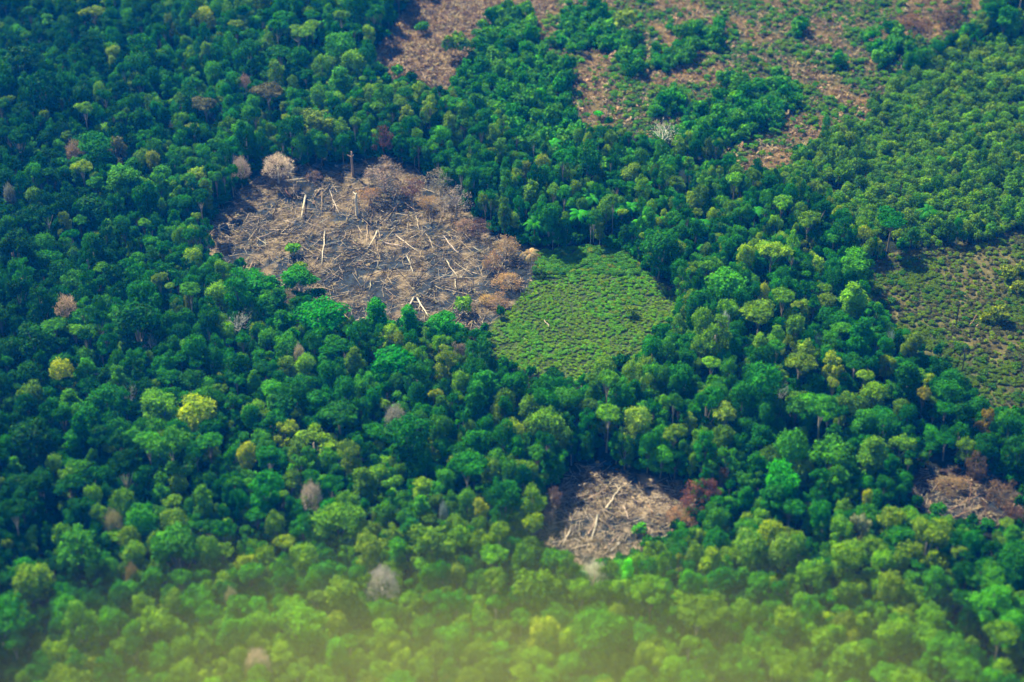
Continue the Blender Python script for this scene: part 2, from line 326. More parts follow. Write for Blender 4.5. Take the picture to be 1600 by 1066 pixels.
# notable trees: px, py, crown diameter in px, proto, height, tint, name, label, short
NT = [
 (97,578,38,0,20,C_GOLD,'flowering_tree','golden yellow tree standing out near the left edge of the forest','golden tree by the left edge'),
 (308,640,60,4,21,(.34,.42,.008),'lime_tree','largest bright lime green crown, left of centre in the lower forest','big lime tree at left'),
 (384,706,30,3,19,(.44,.45,.006),'flowering_tree','small yellow crown below and right of the largest lime crown',None),
 (322,25,32,0,18,(.38,.39,.005),'flowering_tree','gold crown at the top edge of the forest, upper left','gold tree at the top edge'),
 (178,82,24,3,18,(.26,.32,.01),'lime_tree','yellow green crown high in the dark upper left forest','yellow green tree at upper left'),
 (176,96,16,3,16,(.26,.32,.01),'lime_tree','small yellow green crown just below a larger one at upper left',None),
 (147,28,34,5,18,(.20,.24,.01),'lime_tree','flat topped yellow green crown near the top left corner','flat tree near the top left corner'),
 (130,270,36,6,18,(.24,.30,.01),'lime_tree','yellow green spreading crown left of the pale standing bare tree','spreading yellow green tree at left'),
 (682,627,19,5,17,(.42,.43,.005),'flowering_tree','tiny flat yellow crown right of the grey fuzzy crown in mid forest','tiny yellow crown mid forest'),
 (1356,777,17,3,17,(.6,.56,.006),'flowering_tree','small bright yellow crown left of the brushy clearing at lower right','yellow crown at lower right'),
 (1195,458,19,0,18,(.50,.50,.005),'lime_tree','small vivid yellow lime crown right of the green field','vivid lime crown right of the field'),
 (1166,397,28,3,19,(.30,.38,.008),'lime_tree','left hand one of two touching lime crowns beyond the green field','paired lime crowns'),
 (1206,402,48,5,19,(.26,.36,.008),'lime_tree','wider flat lime crown, right of two touching ones beyond the field',None),
 (1301,610,18,5,17,(.6,.56,.02),'flowering_tree','small flat yellow crown in the forest right of centre','flat yellow crown right of centre'),
 (1303,572,36,9,18,(.36,.42,.02),'lime_tree','mottled yellow green crown just above the small flat yellow one',None),
 (1442,626,25,5,17,(.42,.38,.01),'flowering_tree','orange yellow crown below the scrubby field at right','orange yellow crown at right'),
 (1540,656,26,9,16,(.42,.30,.01),'flowering_tree','orange crown close to the right edge under the scrubby field','orange crown by the right edge'),
 (750,795,27,3,18,(.42,.43,.05),'flowering_tree','soft yellow crown left of the small cleared plot at lower centre','soft yellow crown'),
 (845,985,50,0,20,(.34,.47,.03),'lime_tree','rounded lime crown in the pale veil at the bottom centre','lime crown at bottom centre'),
 (549,93,36,4,19,(.18,.32,.008),'lime_tree','bright lime crown left of the upper dry clearing','lime crown by the upper clearing'),
 (466,58,44,5,18,(.15,.27,.012),'lime_tree','wide flat lime crown in the upper forest','wide lime crown in the upper forest'),
 (523,5,20,3,18,(.22,.40,.012),'lime_tree','small lime crown cut by the top edge of the picture',None),
 (980,888,24,7,19,(.14,.46,.012),'lime_tree','vivid green upright crown below the small cleared plot','vivid green crown by the small plot'),
 (995,655,46,4,20,(.28,.36,.10),'pale_leaved_tree','pale lime crown with billowing clumps below the green field','pale billowing tree'),
 (1133,657,42,6,18,(.24,.30,.12),'pale_leaved_tree','pale olive spreading crown right of the pale lime billowing one','pale olive tree'),
 (1053,686,36,5,17,(.17,.25,.04),'olive_tree','flat olive crown between two paler crowns below the green field',None),
 (945,572,36,0,18,(.18,.28,.02),'olive_tree','yellow green rounded crown at the lower edge of the green field','yellow green tree at the field edge'),
 (992,580,34,1,19,(.13,.20,.06),'olive_tree','greyish olive crown right of the yellow green one at the field edge',None),
 (722,595,30,0,17,(.12,.22,.01),'olive_tree','olive green round crown below the burnt clearing','olive crown below the burn'),
 (576,857,44,1,20,(.22,.28,.06),'olive_tree','olive tan crown above left of the grey bare crown at the bottom','olive tan crown at the bottom'),
 (545,708,38,1,19,(.17,.24,.06),'olive_tree','dusty olive crown in the lower middle forest','dusty olive crown'),
 (1342,822,36,9,17,(.42,.45,.22),'pale_leaved_tree','cream tinged crown above the dark forest at lower right','cream crown at lower right'),
 (1172,852,50,1,21,(.18,.30,.09),'pale_leaved_tree','pale green dome right of the small cleared plot','pale green dome'),
 (1226,856,44,4,20,(.18,.27,.10),'pale_leaved_tree','second pale green dome, touching the right side of its twin',None),
 (1147,291,32,6,16,(.16,.34,.012),'lime_tree','flat lime crown above the plantation corner, right of the palms','lime crown near the palms'),
 (1222,326,34,5,17,(.16,.33,.012),'lime_tree','lime crown at the near corner of the young plantation','lime crown at the plantation corner'),
 (985,268,34,3,17,(.2,.28,.05),'olive_tree','olive lime crown below the white bare tree','olive crown below the white bare tree'),
 (240,247,26,3,18,(.24,.24,.03),'olive_tree','mustard olive crown left of the standing bare trees',None),
 (322,172,40,6,18,(.20,.20,.07),'brownish_tree','brown olive crown in the upper left forest','brown olive crown at upper left'),
 (180,230,32,9,17,(.24,.25,.09),'brownish_tree','thin olive tan crown in the left forest',None),
 (421,150,52,6,18,(.17,.16,.06),'brownish_tree','wide brownish crown above the burnt clearing','wide brownish crown'),
 (497,188,52,9,18,(.17,.22,.08),'brownish_tree','greyish olive crown above the burnt clearing, right of the wide brownish one',None),
 (625,168,24,5,17,(.18,.27,.03),'olive_tree','small parasol shaped olive crown above the red brown tree',None),
 (613,563,76,11,21,C_EMER,'emerald_tree','largest smooth emerald dome, just below the burnt clearing','emerald dome'),
 (500,490,74,1,20,(.014,.16,.02),'green_tree','large clumpy green tree at the lower rim of the burnt clearing','large green tree on the rim'),
 (590,482,40,7,19,(.025,.17,.02),'green_tree','tall rounded green tree alone on the lower rim of the burn','lone round tree on the rim'),
 (640,490,34,7,15,(.03,.18,.02),'green_tree','bright green tree on the burn rim beside the lone round one',None),
 (1220,745,62,3,22,(.035,.22,.025),'green_tree','large fresh green crown right of the small cleared plot','large fresh green crown'),
 (470,438,54,12,15,(.03,.15,.02),'green_tree','green tree poking into the left of the burnt clearing','green tree poking into the burn'),
 (402,440,60,2,15,(.02,.14,.02),'green_tree','dark green tree at the left lower tip of the burnt clearing',None),
 (700,500,50,12,14,(.03,.17,.02),'green_tree','bright green tree on the lower rim of the burn, right side',None),
 (745,690,46,3,19,(.03,.14,.03),'green_tree','plain green crown below the olive round crown',None),
 (850,660,60,4,20,(.10,.19,.05),'olive_tree','large olive clumped crown below the green field','large olive crown below the field'),
 (700,290,0,0,0,None,None,None,None),
 (1350,655,46,7,19,(.04,.16,.03),'green_tree','upright green crown below the orange yellow one',None),
 (1480,610,44,1,18,(.03,.13,.025),'green_tree','green dome at the lower corner of the scrubby field',None),
 (1250,575,54,6,18,(.11,.15,.06),'brownish_tree','greyish olive crown left of the mottled yellow green one',None),
 (1185,500,60,6,17,(.10,.16,.05),'olive_tree','broad olive crown right of the green field','broad olive crown right of field'),
 (1230,240,0,0,0,None,None,None,None),
 (1595,700,44,1,18,(.02,.09,.03),'green_tree','dark green crown cut by the right edge',None),
 (1392,352,50,5,17,(.015,.11,.025),'green_tree','dark parasol crown with pale trunk at the back of the scrubby field','dark parasol tree'),
 (45,905,62,0,21,(.12,.18,.03),'olive_tree','olive dome near the bottom left corner','olive dome near the bottom left corner'),
 (240,975,56,2,20,(.13,.21,.03),'olive_tree','yellowish olive dome in the lower left','yellowish dome at lower left'),
 (270,815,46,4,20,(.16,.25,.02),'olive_tree','light olive crown in the lower left forest',None),
 (1560,1000,60,6,18,(.08,.15,.03),'olive_tree','olive crown near the bottom right corner','olive crown near the bottom right corner'),
 (1400,985,60,3,20,(.11,.2,.03),'olive_tree','broad olive crown at the lower right','broad olive crown at lower right'),
 (1270,905,54,12,20,(.10,.2,.025),'olive_tree','clumpy olive crown above the bottom right pale veil',None),
]
for (px, py, dia, k, h, c, nm, lab, short) in NT:
    if nm is None: continue
    p, r = place(px, py, dia, h)
    if h < 16.5: pass
    tree(nm, k, p, r, h, c, px, py, label=lab, short=short, cat='tree', bark=PALEBARK if 'parasol crown' in lab else BARK)
    OCC.append((p.x, p.y, r, h))

# leafless and scorched trees
def bare(px, py, dia, h, tint, name, lab, short=None, kind='F', k=0, wood=(.5, .44, .38), group=None):
    t, b, f = (BARE_F if kind == 'F' else BARE_O)[k % 3]
    p = at(px, py, h * .72); r = dia * mpp(px, py) / 2
    s = r / 5.2
    if name == 'leafless_tree' and tint != C_PALE: tint = tuple(min(.8, v * 1.3) for v in tint)
    o = root(name, p, random.uniform(0, 6.28), (s, s, h / 15), px, py, tint=tint, r=r, h=h, style='bare', label=lab, short=short, cat='tree')
    mk('trunk', t, o, wood); mk('branches', b, o, wood)
    if name == 'scorched_tree': mk('crown', SCORCH[k % 3], o, tint)
    elif f:
        tw = mk('twigs', f, o, tint); tw['kind'] = 'stuff'
    OCC.append((p.x, p.y, r, h)); return o
BT = [
 (433,252,46,15,C_PALE,'leafless_tree','pale fuzzy leafless dome on a slim trunk at the back of the burn','pale bare tree at the burn','F',0,(.62,.55,.48)),
 (375,256,28,16,(.50,.42,.36),'leafless_tree','smaller pale leafless crown left of the pale fuzzy dome',None,'F',1,(.5,.44,.38)),
 (100,475,42,18,(.58,.46,.34),'leafless_tree','beige leafless crown near the left edge above the golden tree','beige leafless crown at left','F',2,(.5,.44,.38)),
 (597,903,50,20,(.50,.47,.45),'leafless_tree','large grey leafless crown in the lower middle','large grey leafless crown','F',0,(.5,.47,.45)),
 (486,768,34,18,(.55,.48,.42),'leafless_tree','beige flat leafless crown left of lower middle','beige flat leafless crown','F',1,(.5,.45,.4)),
 (617,646,34,18,(.42,.40,.36),'leafless_tree','grey fuzzy crown below the emerald dome','grey fuzzy crown mid forest','F',2,(.4,.4,.38)),
 (467,549,17,17,(.52,.46,.36),'leafless_tree','tiny beige leafless crown left of the emerald dome',None,'F',0,(.5,.45,.4)),
 (928,893,44,17,(.75,.62,.50),'leafless_tree','pale pink beige leafless crown at the foot of the small cleared plot','pale crown at the foot of the plot','F',1,(.6,.5,.42)),
 (400,1030,42,19,(.60,.50,.38),'leafless_tree','cream leafless crown at the bottom edge, left of centre','cream crown at the bottom edge','F',2,(.55,.5,.42)),
 (117,230,34,17,(.42,.32,.22),'leafless_tree','pinkish brown thin crown in the upper left forest',None,'F',0,(.4,.34,.28)),
 (382,126,19,16,(.42,.30,.26),'leafless_tree','small pinkish leafless crown in the upper forest','small pinkish crown','F',1,(.4,.34,.3)),
 (14,298,20,17,(.34,.36,.30),'leafless_tree','small grey crown at the left edge',None,'F',2,(.4,.4,.36)),
 (372,503,48,17,C_GREY,'leafless_tree','grey branching tree left of the burn rim','grey branching tree','O',0,(.5,.52,.5)),
 (200,612,30,18,(.36,.38,.38),'leafless_tree','grey bare tree right of the golden tree','grey bare tree right of the golden','O',1,(.45,.47,.46)),
 (235,535,22,17,(.36,.40,.40),'leafless_tree','thin grey branches above the largest lime crown',None,'O',2,(.4,.42,.42)),
 (1133,500,18,17,(.5,.55,.58),'leafless_tree','tiny white grey tuft right of the green field','tiny white tuft','F',0,(.5,.55,.55)),
 (1036,204,44,19,(.66,.62,.55),'leafless_tree','white bare branching tree at the near edge of the rough field','white bare tree','O',0,(.9,.88,.82)),
 (1066,273,14,12,(.6,.58,.55),'leafless_tree','tiny white dead crown right of the white bare tree',None,'F',1,(.6,.58,.55)),
 (177,812,30,19,(.42,.38,.22),'leafless_tree','pale tan crown in the lower left forest','pale tan crown at lower left','F',1,(.45,.4,.3)),
 (205,893,22,18,(.34,.26,.12),'leafless_tree','narrow brown tan crown in the lower left',None,'F',2,(.35,.28,.2)),
 (361,932,22,18,(.44,.40,.26),'leafless_tree','small tan grey crown above the cream crown at the bottom',None,'F',0,(.45,.4,.3)),
 (693,796,15,17,(.3,.36,.40),'leafless_tree','tiny blue grey bare crown left of the soft yellow crown',None,'F',2,(.3,.36,.4)),
 (1220,608,26,17,(.38,.42,.42),'leafless_tree','grey forked dead tree in the forest right of centre','grey forked dead tree','O',1,(.5,.55,.55)),
 (1310,690,24,14,(.38,.40,.38),'leafless_tree','grey dead stem with two branches at lower right',None,'O',2,(.5,.52,.5)),
 (1392,525,16,15,(.32,.42,.44),'leafless_tree','small grey dead twigs left of the scrubby field',None,'O',0,(.42,.5,.5)),
 (1278,530,16,15,(.32,.42,.44),'leafless_tree','small grey dead tree left of the scrubby field, farther left',None,'O',1,(.42,.5,.5)),
 (598,212,36,15,C_RED,'scorched_tree','dark red brown scorched crown behind the burnt clearing','red brown crown behind the burn','F',0,(.2,.1,.08)),
 (600,268,58,15,(.36,.26,.20),'scorched_tree','tall pinkish brown scorched tree at the back of the burn','tall pink brown tree','F',1,(.42,.32,.28)),
 (578,300,40,9,(.5,.29,.14),'scorched_tree','low orange pink scorched tree in front of the tall pinkish one',None,'F',2,(.4,.3,.25)),
 (643,290,36,11,(.22,.10,.09),'scorched_tree','dark reddish scorched tree between pink and grey ones',None,'F',2,(.3,.2,.18)),
 (688,280,40,14,(.36,.32,.24),'scorched_tree','grey beige scorched tree on the right rim of the burn','grey beige rim tree','F',0,(.4,.36,.32)),
 (712,308,48,14,(.38,.31,.26),'scorched_tree','wide grey brown scorched tree lower on the right rim',None,'F',1,(.45,.4,.36)),
 (668,312,34,8,(.50,.32,.16),'scorched_tree','orange tan scorched shrub tree below the grey beige one',None,'F',2,(.4,.3,.2)),
 (750,352,30,9,(.18,.10,.10),'scorched_tree','dark maroon scorched tree on the right rim of the burn','maroon rim tree','F',0,(.2,.14,.12)),
 (728,350,34,7,(.44,.27,.18),'scorched_tree','low brown scorched tree left of the maroon one',None,'F',1,(.4,.3,.2)),
 (790,380,42,10,(.50,.33,.17),'scorched_tree','tan scorched tree at the right end of the burn','tan tree at the burn end','F',2,(.45,.36,.28)),
 (770,405,36,7,(.40,.23,.11),'scorched_tree','brown scorched tree in front of the tan one',None,'F',0,(.4,.3,.22)),
 (792,436,44,6,(.52,.31,.13),'scorched_tree','brown drooping scorched tree beside the green field corner',None,'F',1,(.45,.35,.25)),
 (778,470,44,4,(.38,.24,.14),'scorched_tree','low greyish brown scorched tree at the near right rim',None,'F',2,(.4,.32,.25)),
 (762,465,30,4,(.60,.38,.10),'scorched_tree','small orange scorched shrub tree at the near right rim',None,'F',0,(.5,.34,.15)),
 (1085,772,46,12,(.30,.11,.07),'scorched_tree','red brown scorched tree right of the small cleared plot','red brown tree by the plot','F',0,(.25,.14,.1)),
 (1110,762,34,12,(.28,.10,.07),'scorched_tree','second red brown scorched tree, on the right of the first',None,'F',1,(.25,.14,.1)),
 (1130,744,22,12,(.20,.12,.08),'scorched_tree','dull brown scorched crown right above the two red brown ones',None,'F',2,(.25,.14,.1)),
 (1058,800,30,7,(.50,.26,.12),'scorched_tree','orange brown scorched tree on the right rim of the small plot',None,'F',1,(.4,.26,.15)),
 (1078,812,26,5,(.52,.30,.14),'scorched_tree','low orange brown scorched tree at the plot rim',None,'F',2,(.4,.26,.15)),
 (865,775,24,12,(.28,.17,.13),'scorched_tree','thin brown scorched crown in the shade left of the small plot',None,'F',0,(.3,.2,.16)),
 (858,805,20,6,(.50,.36,.28),'scorched_tree','pale brown scorched crown at the left rim of the small plot',None,'F',1,(.45,.36,.3)),
 (1526,722,32,14,(.22,.14,.07),'scorched_tree','brown scorched crown behind the brushy clearing at lower right','brown crown at lower right','F',0,(.25,.18,.12)),
 (1565,765,44,11,(.20,.12,.06),'scorched_tree','wide brown scorched tree at the right edge',None,'F',1,(.2,.14,.1)),
 (1590,800,40,9,(.17,.09,.06),'scorched_tree','dark brown scorched tree cut by the right edge',None,'F',2,(.2,.14,.1)),
 (1490,755,50,4,(.34,.22,.10),'scorched_tree','low brown felled crown in the brushy clearing at lower right',None,'F',0,(.3,.22,.14)),
 (490,272,24,5,(.30,.20,.18),'scorched_tree','low dark brown brush tree at the back of the burn',None,'F',1,(.3,.24,.2)),
 (720,545,26,13,(.42,.32,.24),'scorched_tree','pinkish pale scorched crown just below the burn rim','pink crown below the rim','F',2,(.4,.3,.25)),
 (450,465,26,13,(.40,.30,.22),'scorched_tree','tan scorched crown between green trees at the burn rim',None,'O',0,(.5,.4,.3)),
 (1380,60,50,4,(.34,.19,.09),'scorched_tree','brown low scorched crown in the far right of the rough field',None,'F',1,(.4,.3,.2)),
 (1480,20,60,7,(.12,.07,.025),'scorched_tree','dark brown scorched crown near the top right corner','brown crown near the top right corner','F',2,(.2,.14,.1)),
 (1430,30,50,5,(.16,.08,.03),'scorched_tree','brown scorched crown left of the one near the top right',None,'F',0,(.3,.2,.12)),
]
for b_ in BT:
    px, py, dia, h, c, nm, lab, short, kd, k, wood = b_
    bare(px, py, dia, h, c, nm, lab, short, kd, k, wood)

# palms
PALMS = [(1010,295),(1035,315),(985,325),(1050,380),(1030,345),(960,330),(925,310),(1075,345),(505,40),(500,55),(540,60),(560,45),(905,335),(1000,350),(865,225),(1180,330),(835,350),(1105,390),(1095,350),(1450,330),(690,205)]
PL = []
for i, (px, py) in enumerate(PALMS):
    h = random.uniform(6, 8.5) * 1.25; p = at(px, py, h)
    o = root('palm_tree', p, random.uniform(0, 6), (1.25, 1.25, h / 9), px, py, tint=C_MID, r=4.6, h=h, style='palm', cat='palm', adj='feathery green palm', group='palms in the hollow')
    c = mk('fronds', PALMF[i % 3], o, jit((.03, .17, .045), .3)); c.location = (0, 0, 9); c.scale = (1, 1, 9 / h * 1.25)
    mk('trunk', PALMT, o, (.14, .12, .1)); OCC.append((p.x, p.y, 3.2, h))
h = 8; p = at(829, 398, h)
o = root('dry_palm', p, 1.0, (1, 1, 1), 829, 398, tint=C_TAN, r=4, h=h, style='palm', cat='palm', label='golden brown dried palm with hanging fronds at the right end of the burn', short='golden dried palm')
c = mk('fronds', palm_mesh(9, 17, 4.8, 1.0, 0), o, (.62, .42, .2)); c.location = (0, 0, 8.6)
mk('trunk', PALMT, o, (.4, .3, .2)); OCC.append((p.x, p.y, 3, h))

# standing dead stems
POLES = [(561,304,558,337,.6,(.75,.68,.6),'thick pale standing trunk near the back of the burn','thick pale standing trunk'),
         (549,240,551,275,.5,(.5,.36,.28),'ragged tall brown stub against the dark forest behind the burn','ragged brown stub'),
         (1493,475,1493,512,.22,(.05,.05,.05),'black pole like stem standing in the scrubby field','black stem in the scrubby field'),
         (1503,540,1503,580,.22,(.06,.06,.05),'second black stem in the scrubby field, nearer',None),
         (346,352,344,368,.3,(.6,.55,.48),'short pale stem in the shade at the left of the burn',None),
         (904,160,904,190,.2,(.5,.45,.4),'slim pale stem standing at the left of the rough field',None),
         (443,768,0,0,0,None,None,None)]
for (x0, y0, x1, y1, rad, c, lab, short) in POLES:
    if lab is None: continue
    b = at(x1, y1); d = (b - Vector((0, 0, CH))).dot(FW); hh = (y1 - y0) * d / FPX / math.cos(DEP)
    T = Tubes(); T.add([(0, 0, -.6), (.1, 0, hh * .35), (-.1, .1, hh * .7), (.15, .1, hh)], [rad * 1.2, rad, rad * .9, rad * .55], 8)
    o = root('dead_stem', b, 0, (1, 1, 1), x0, y0, tint=c, label=lab, short=short, cat='dead tree', r=1, h=hh, style='pole')
    mk('trunk', T.mesh('stem', M_LOG), o, c)
    T = Tubes()
    for q in range(4):
        a = random.uniform(0, 6.3); z = hh * random.uniform(.55, .97); l = random.uniform(.8, 2.2)
        T.add([(0, 0, z), (math.cos(a) * l, math.sin(a) * l, z + l * .7)], [rad * .4, rad * .15], 5)
    mk('branch_stubs', T.mesh('stubs', M_LOG), o, c)

# ------------------------------------------------------------------ fallen logs
PALE = (.50, .40, .31); WHT = (.72, .64, .54); TANL = (.40, .27, .18); CHAR = (.035, .033, .038); GRYL = (.35, .33, .32)
LOGS = [(478,308,471,349,.75,WHT),(460,290,459,309,.4,PALE),(501,296,490,311,.4,PALE),(503,299,502,337,.28,PALE),(515,299,531,337,.42,WHT),
 (522,323,514,335,.3,PALE),(434,321,425,346,.4,CHAR),(404,374,439,363,.55,PALE),(400,372,420,386,.35,WHT),(437,383,474,380,.3,PALE),
 (508,363,503,416,.55,WHT),(590,363,574,398,.55,WHT),(574,353,572,390,.3,PALE),(558,337,581,360,.28,PALE),(583,328,579,353,.25,PALE),
 (551,378,561,388,.3,PALE),(468,304,477,307,.3,WHT),(442,346,462,356,.25,WHT),(498,403,491,415,.3,PALE),(528,426,505,442,.3,PALE),
 (535,431,509,447,.5,CHAR),(530,417,536,435,.3,GRYL),(481,431,494,443,.35,TANL),(587,411,571,444,.32,CHAR),(600,424,595,440,.3,CHAR),
 (396,411,386,435,.4,TANL),(474,389,493,400,.35,PALE),(572,408,565,419,.25,PALE),(618,370,655,396,.45,WHT),(598,381,638,389,.5,WHT),
 (599,380,629,376,.28,PALE),(641,395,624,411,.3,PALE),(692,370,716,398,.5,WHT),(701,368,710,381,.35,PALE),(666,377,695,394,.25,PALE),
 (635,401,646,433,.4,WHT),(638,402,645,420,.2,PALE),(696,407,715,436,.45,WHT),(692,439,729,436,.3,PALE),(679,433,668,470,.35,CHAR),
 (612,424,706,405,.35,CHAR),(653,440,685,415,.3,CHAR),(725,408,752,391,.3,PALE),(647,467,618,512,.65,WHT),(652,468,669,503,.6,WHT),
 (609,485,634,480,.3,PALE),(650,465,622,472,.3,PALE),(632,497,643,490,.3,PALE),(680,449,692,457,.35,PALE),(671,457,686,461,.25,CHAR),
 (697,492,685,512,.35,WHT),(699,494,693,512,.25,PALE),(711,438,713,457,.3,WHT),(755,413,752,427,.3,PALE),(720,444,732,446,.3,PALE),
 (732,454,748,456,.3,TANL),(602,418,597,436,.35,CHAR),(751,504,759,510,.3,PALE),(732,510,746,492,.35,TANL),(632,318,650,332,.35,PALE),
 (650,339,656,365,.4,PALE),(636,350,637,372,.22,PALE),(618,353,640,341,.35,PALE),(608,358,645,341,.35,CHAR),(612,332,592,358,.5,CHAR),
 (671,334,672,356,.25,PALE),(659,354,673,361,.25,PALE),(617,367,631,381,.35,PALE),(622,320,614,338,.3,TANL),(618,324,620,338,.2,TANL),
 (446,299,456,311,.4,(.45,.22,.16)),(371,345,362,362,.25,GRYL),(390,335,380,352,.3,PALE),(358,372,360,392,.3,GRYL),(420,400,437,408,.3,TANL),
 (541,365,535,384,.22,PALE),(548,362,543,380,.2,PALE),(536,381,528,393,.22,PALE),(560,318,566,345,.3,CHAR),(548,290,540,312,.35,CHAR),
 # small plot
 (920,782,947,768,.45,PALE),(947,797,969,770,.6,WHT),(984,778,1004,790,.4,PALE),(997,765,1035,764,.35,PALE),(1020,780,1039,782,.45,WHT),
 (994,760,1007,777,.3,PALE),(893,825,878,857,.5,WHT),(870,857,897,827,.3,PALE),(863,820,914,817,.35,PALE),(884,823,885,857,.25,PALE),
 (934,807,924,847,.55,WHT),(919,837,934,810,.35,PALE),(974,793,982,820,.35,WHT),(977,785,975,812,.25,PALE),(944,860,967,837,.3,PALE),
 (954,864,974,844,.35,WHT),(914,787,947,790,.3,PALE),(904,834,910,847,.3,PALE),(965,846,976,838,.4,PALE),(960,800,985,812,.22,PALE),(948,822,962,832,.25,TANL),(1012,790,1020,806,.3,TANL),(1008,838,1016,828,.3,PALE),(900,790,915,778,.3,TANL),
 # lower right clearing
 (1444,766,1438,779,.45,WHT),(1432,787,1430,800,.35,PALE),(1453,785,1456,817,.35,TANL),(1487,740,1521,760,.4,TANL),(1511,780,1506,800,.35,PALE),
 (1481,800,1530,777,.3,TANL),(1487,812,1527,800,.3,TANL),(1517,757,1514,787,.3,TANL),(1438,735,1450,742,.3,GRYL),
 # upper dry clearing
 (633,113,663,110,.45,PALE),(657,113,673,133,.45,PALE),(577,85,583,95,.4,PALE),(713,27,730,7,.35,PALE),(633,43,640,23,.3,PALE),(607,90,608,107,.3,PALE),
 (653,20,673,25,.3,PALE),(684,8,700,20,.3,TANL),(660,122,676,138,.3,PALE),(634,95,636,80,.3,PALE),(740,8,760,3,.3,PALE),
 # rough field
 (1313,40,1323,57,.4,PALE),(1337,43,1348,68,.3,GRYL),(1268,82,1307,85,.35,WHT),(1277,80,1285,92,.3,WHT),(1387,67,1395,82,.35,PALE),(1333,92,1330,110,.3,PALE),
 (1410,0,1420,17,.4,PALE),(1447,20,1463,23,.35,PALE),(1263,50,1278,70,.3,GRYL),(1375,50,1378,76,.25,GRYL),(1300,84,1306,89,.25,WHT),(1366,108,1374,100,.25,TANL),(1218,95,1250,70,.25,CHAR),(1330,60,1352,66,.25,CHAR),
 # field
 (850,502,858,512,.3,WHT),(860,580,866,588,.35,PALE),(898,596,912,612,.35,PALE),(1525,512,1533,506,.3,PALE),(1515,510,1525,500,.3,TANL)]
random.seed(11)
def rnd_in(poly, n, acc):
    xs = [p[0] for p in poly]; ys = [p[1] for p in poly]; k = 0
    while k < n:
        x = random.uniform(min(xs), max(xs)); y = random.uniform(min(ys), max(ys))
        if inp(poly, x, y): acc(x, y); k += 1
def rl(n, poly, cols, l0=8, l1=38):
    def acc(x, y):
        a = random.gauss(0, 1.1); l = random.uniform(l0, l1) * random.uniform(.6, 1)
        LOGS.append((x - l / 2 * math.cos(a), y - l / 2 * math.sin(a) * .7, x + l / 2 * math.cos(a), y + l / 2 * math.sin(a) * .7, random.uniform(.12, .28), random.choice(cols)))
    rnd_in(poly, n, acc)
rl(90, [(350,390),(440,310),(560,290),(700,345),(790,420),(745,500),(640,495),(480,440)], [PALE, WHT, TANL, CHAR, CHAR, GRYL, TANL])
rl(30, [(870,845),(900,780),(1000,775),(1045,795),(960,860)], [PALE, TANL, WHT, GRYL])
rl(16, [(590,100),(640,20),(780,10),(740,70),(690,125)], [PALE, TANL, PALE], 6, 18)
rl(18, [(1180,20),(1400,10),(1390,90),(1230,110)], [PALE, GRYL, TANL, CHAR], 6, 18)
rl(6, [(1440,770),(1560,770),(1530,815),(1460,810)], [TANL, PALE], 8, 20)
LTOT = []
for i, (x0, y0, x1, y1, rad, c) in enumerate(LOGS):
    a = at(x0, y0); b = at(x1, y1); g = random.Random(i); rad *= .5
    if (b - a).length < 2: continue
    ctr = (a + b) / 2; T = Tubes(); n = 6; pts = []; rr = []
    lift = g.choice([0, 0, .8, 1.8])
    prp = Vector((-(b - a).y, (b - a).x, 0)).normalized()
    for k in range(n):
        u = k / (n - 1); q = a.lerp(b, u) - ctr; q.z = gz(a.lerp(b, u).x, a.lerp(b, u).y) - ctr.z + rad * .7 + .5 + lift * u
        q += prp * math.sin(u * 3.1) * g.uniform(-.35, .35); pts.append(q); rr.append(rad * (1.15 - .65 * u) * g.uniform(.9, 1.1))
    rr[0] *= 1.25; T.add(pts, rr, 7)
    for k in range(g.randint(1, 5)):
        u = g.uniform(.25, .98); q = pts[0].lerp(pts[-1], u); an = g.uniform(0, 6.28); l = g.uniform(.12, .4) * (b - a).length * (.6 + .4 * u)
        l = min(l, 5); dr = ((b - a).normalized() + Vector((math.cos(an), math.sin(an), g.uniform(.1, .8))) * .9).normalized()
        T.add([q, q + dr * l * .6, q + dr * l + Vector((0, 0, g.uniform(-.3, .2)))], [rad * .42, rad * .3, rad * .12], 4)
    o = mk('fallen_log', T.mesh('log', M_LOG), None, jit(c, .12)); o.location = ctr
    ad = ('charred black' if c == CHAR else 'bleached white' if c == WHT else 'grey' if c == GRYL else 'tan' if c == TANL else 'pale' if c == PALE else 'reddish')
    L_ = (b - a).length; ad = ('long ' if L_ > 15 else 'short ' if L_ < 7 else '') + ad + ' fallen log'
    mx, my = (x0 + x1) / 2, (y0 + y1) / 2
    THINGS.append((o, 'fallen_log', mx, my, dict(adj=ad, cat='log', group='felled trunks in the clearings', r=1, h=1, style='log')))

# ------------------------------------------------------------------ shrubs that stand out (things)
def shrub(px, py, dia, tint, lab, short=None, name='shrub', hs=1.0):
    p = at(px, py, 1.2); r = dia * mpp(px, py) / 2
    o = mk(name, SHR[int(px) % 5], None, tint); o.location = p; s = r / 1.5; o.scale = (s, s, s * hs); o.rotation_euler = (0, 0, px)
    THINGS.append((o, name, px, py, dict(label=lab, short=short, cat='shrub', r=r, h=2, style='shrub')))
shrub(458, 396, 26, (.12, .26, .06), 'green bush growing inside the burn, left part', 'green bush inside the burn')
shrub(725, 486, 32, (.14, .24, .07), 'olive green bush inside the burn, near its right rim', 'olive bush inside the burn')
shrub(470, 422, 22, (.22, .28, .06), 'yellowish bush at the lower left rim of the burn')
shrub(1001, 832, 26, (.05, .2, .04), 'green bush on the right side of the small cleared plot', 'green bush in the small plot')
shrub(1465, 805, 30, (.03, .12, .03), 'dark green bush in the brushy clearing at lower right')
shrub(660, 50, 24, (.04, .15, .04), 'green tuft inside the upper dry clearing', 'green tuft in the upper clearing')
shrub(585, 118, 30, (.05, .2, .05), 'green bush at the left foot of the upper dry clearing')
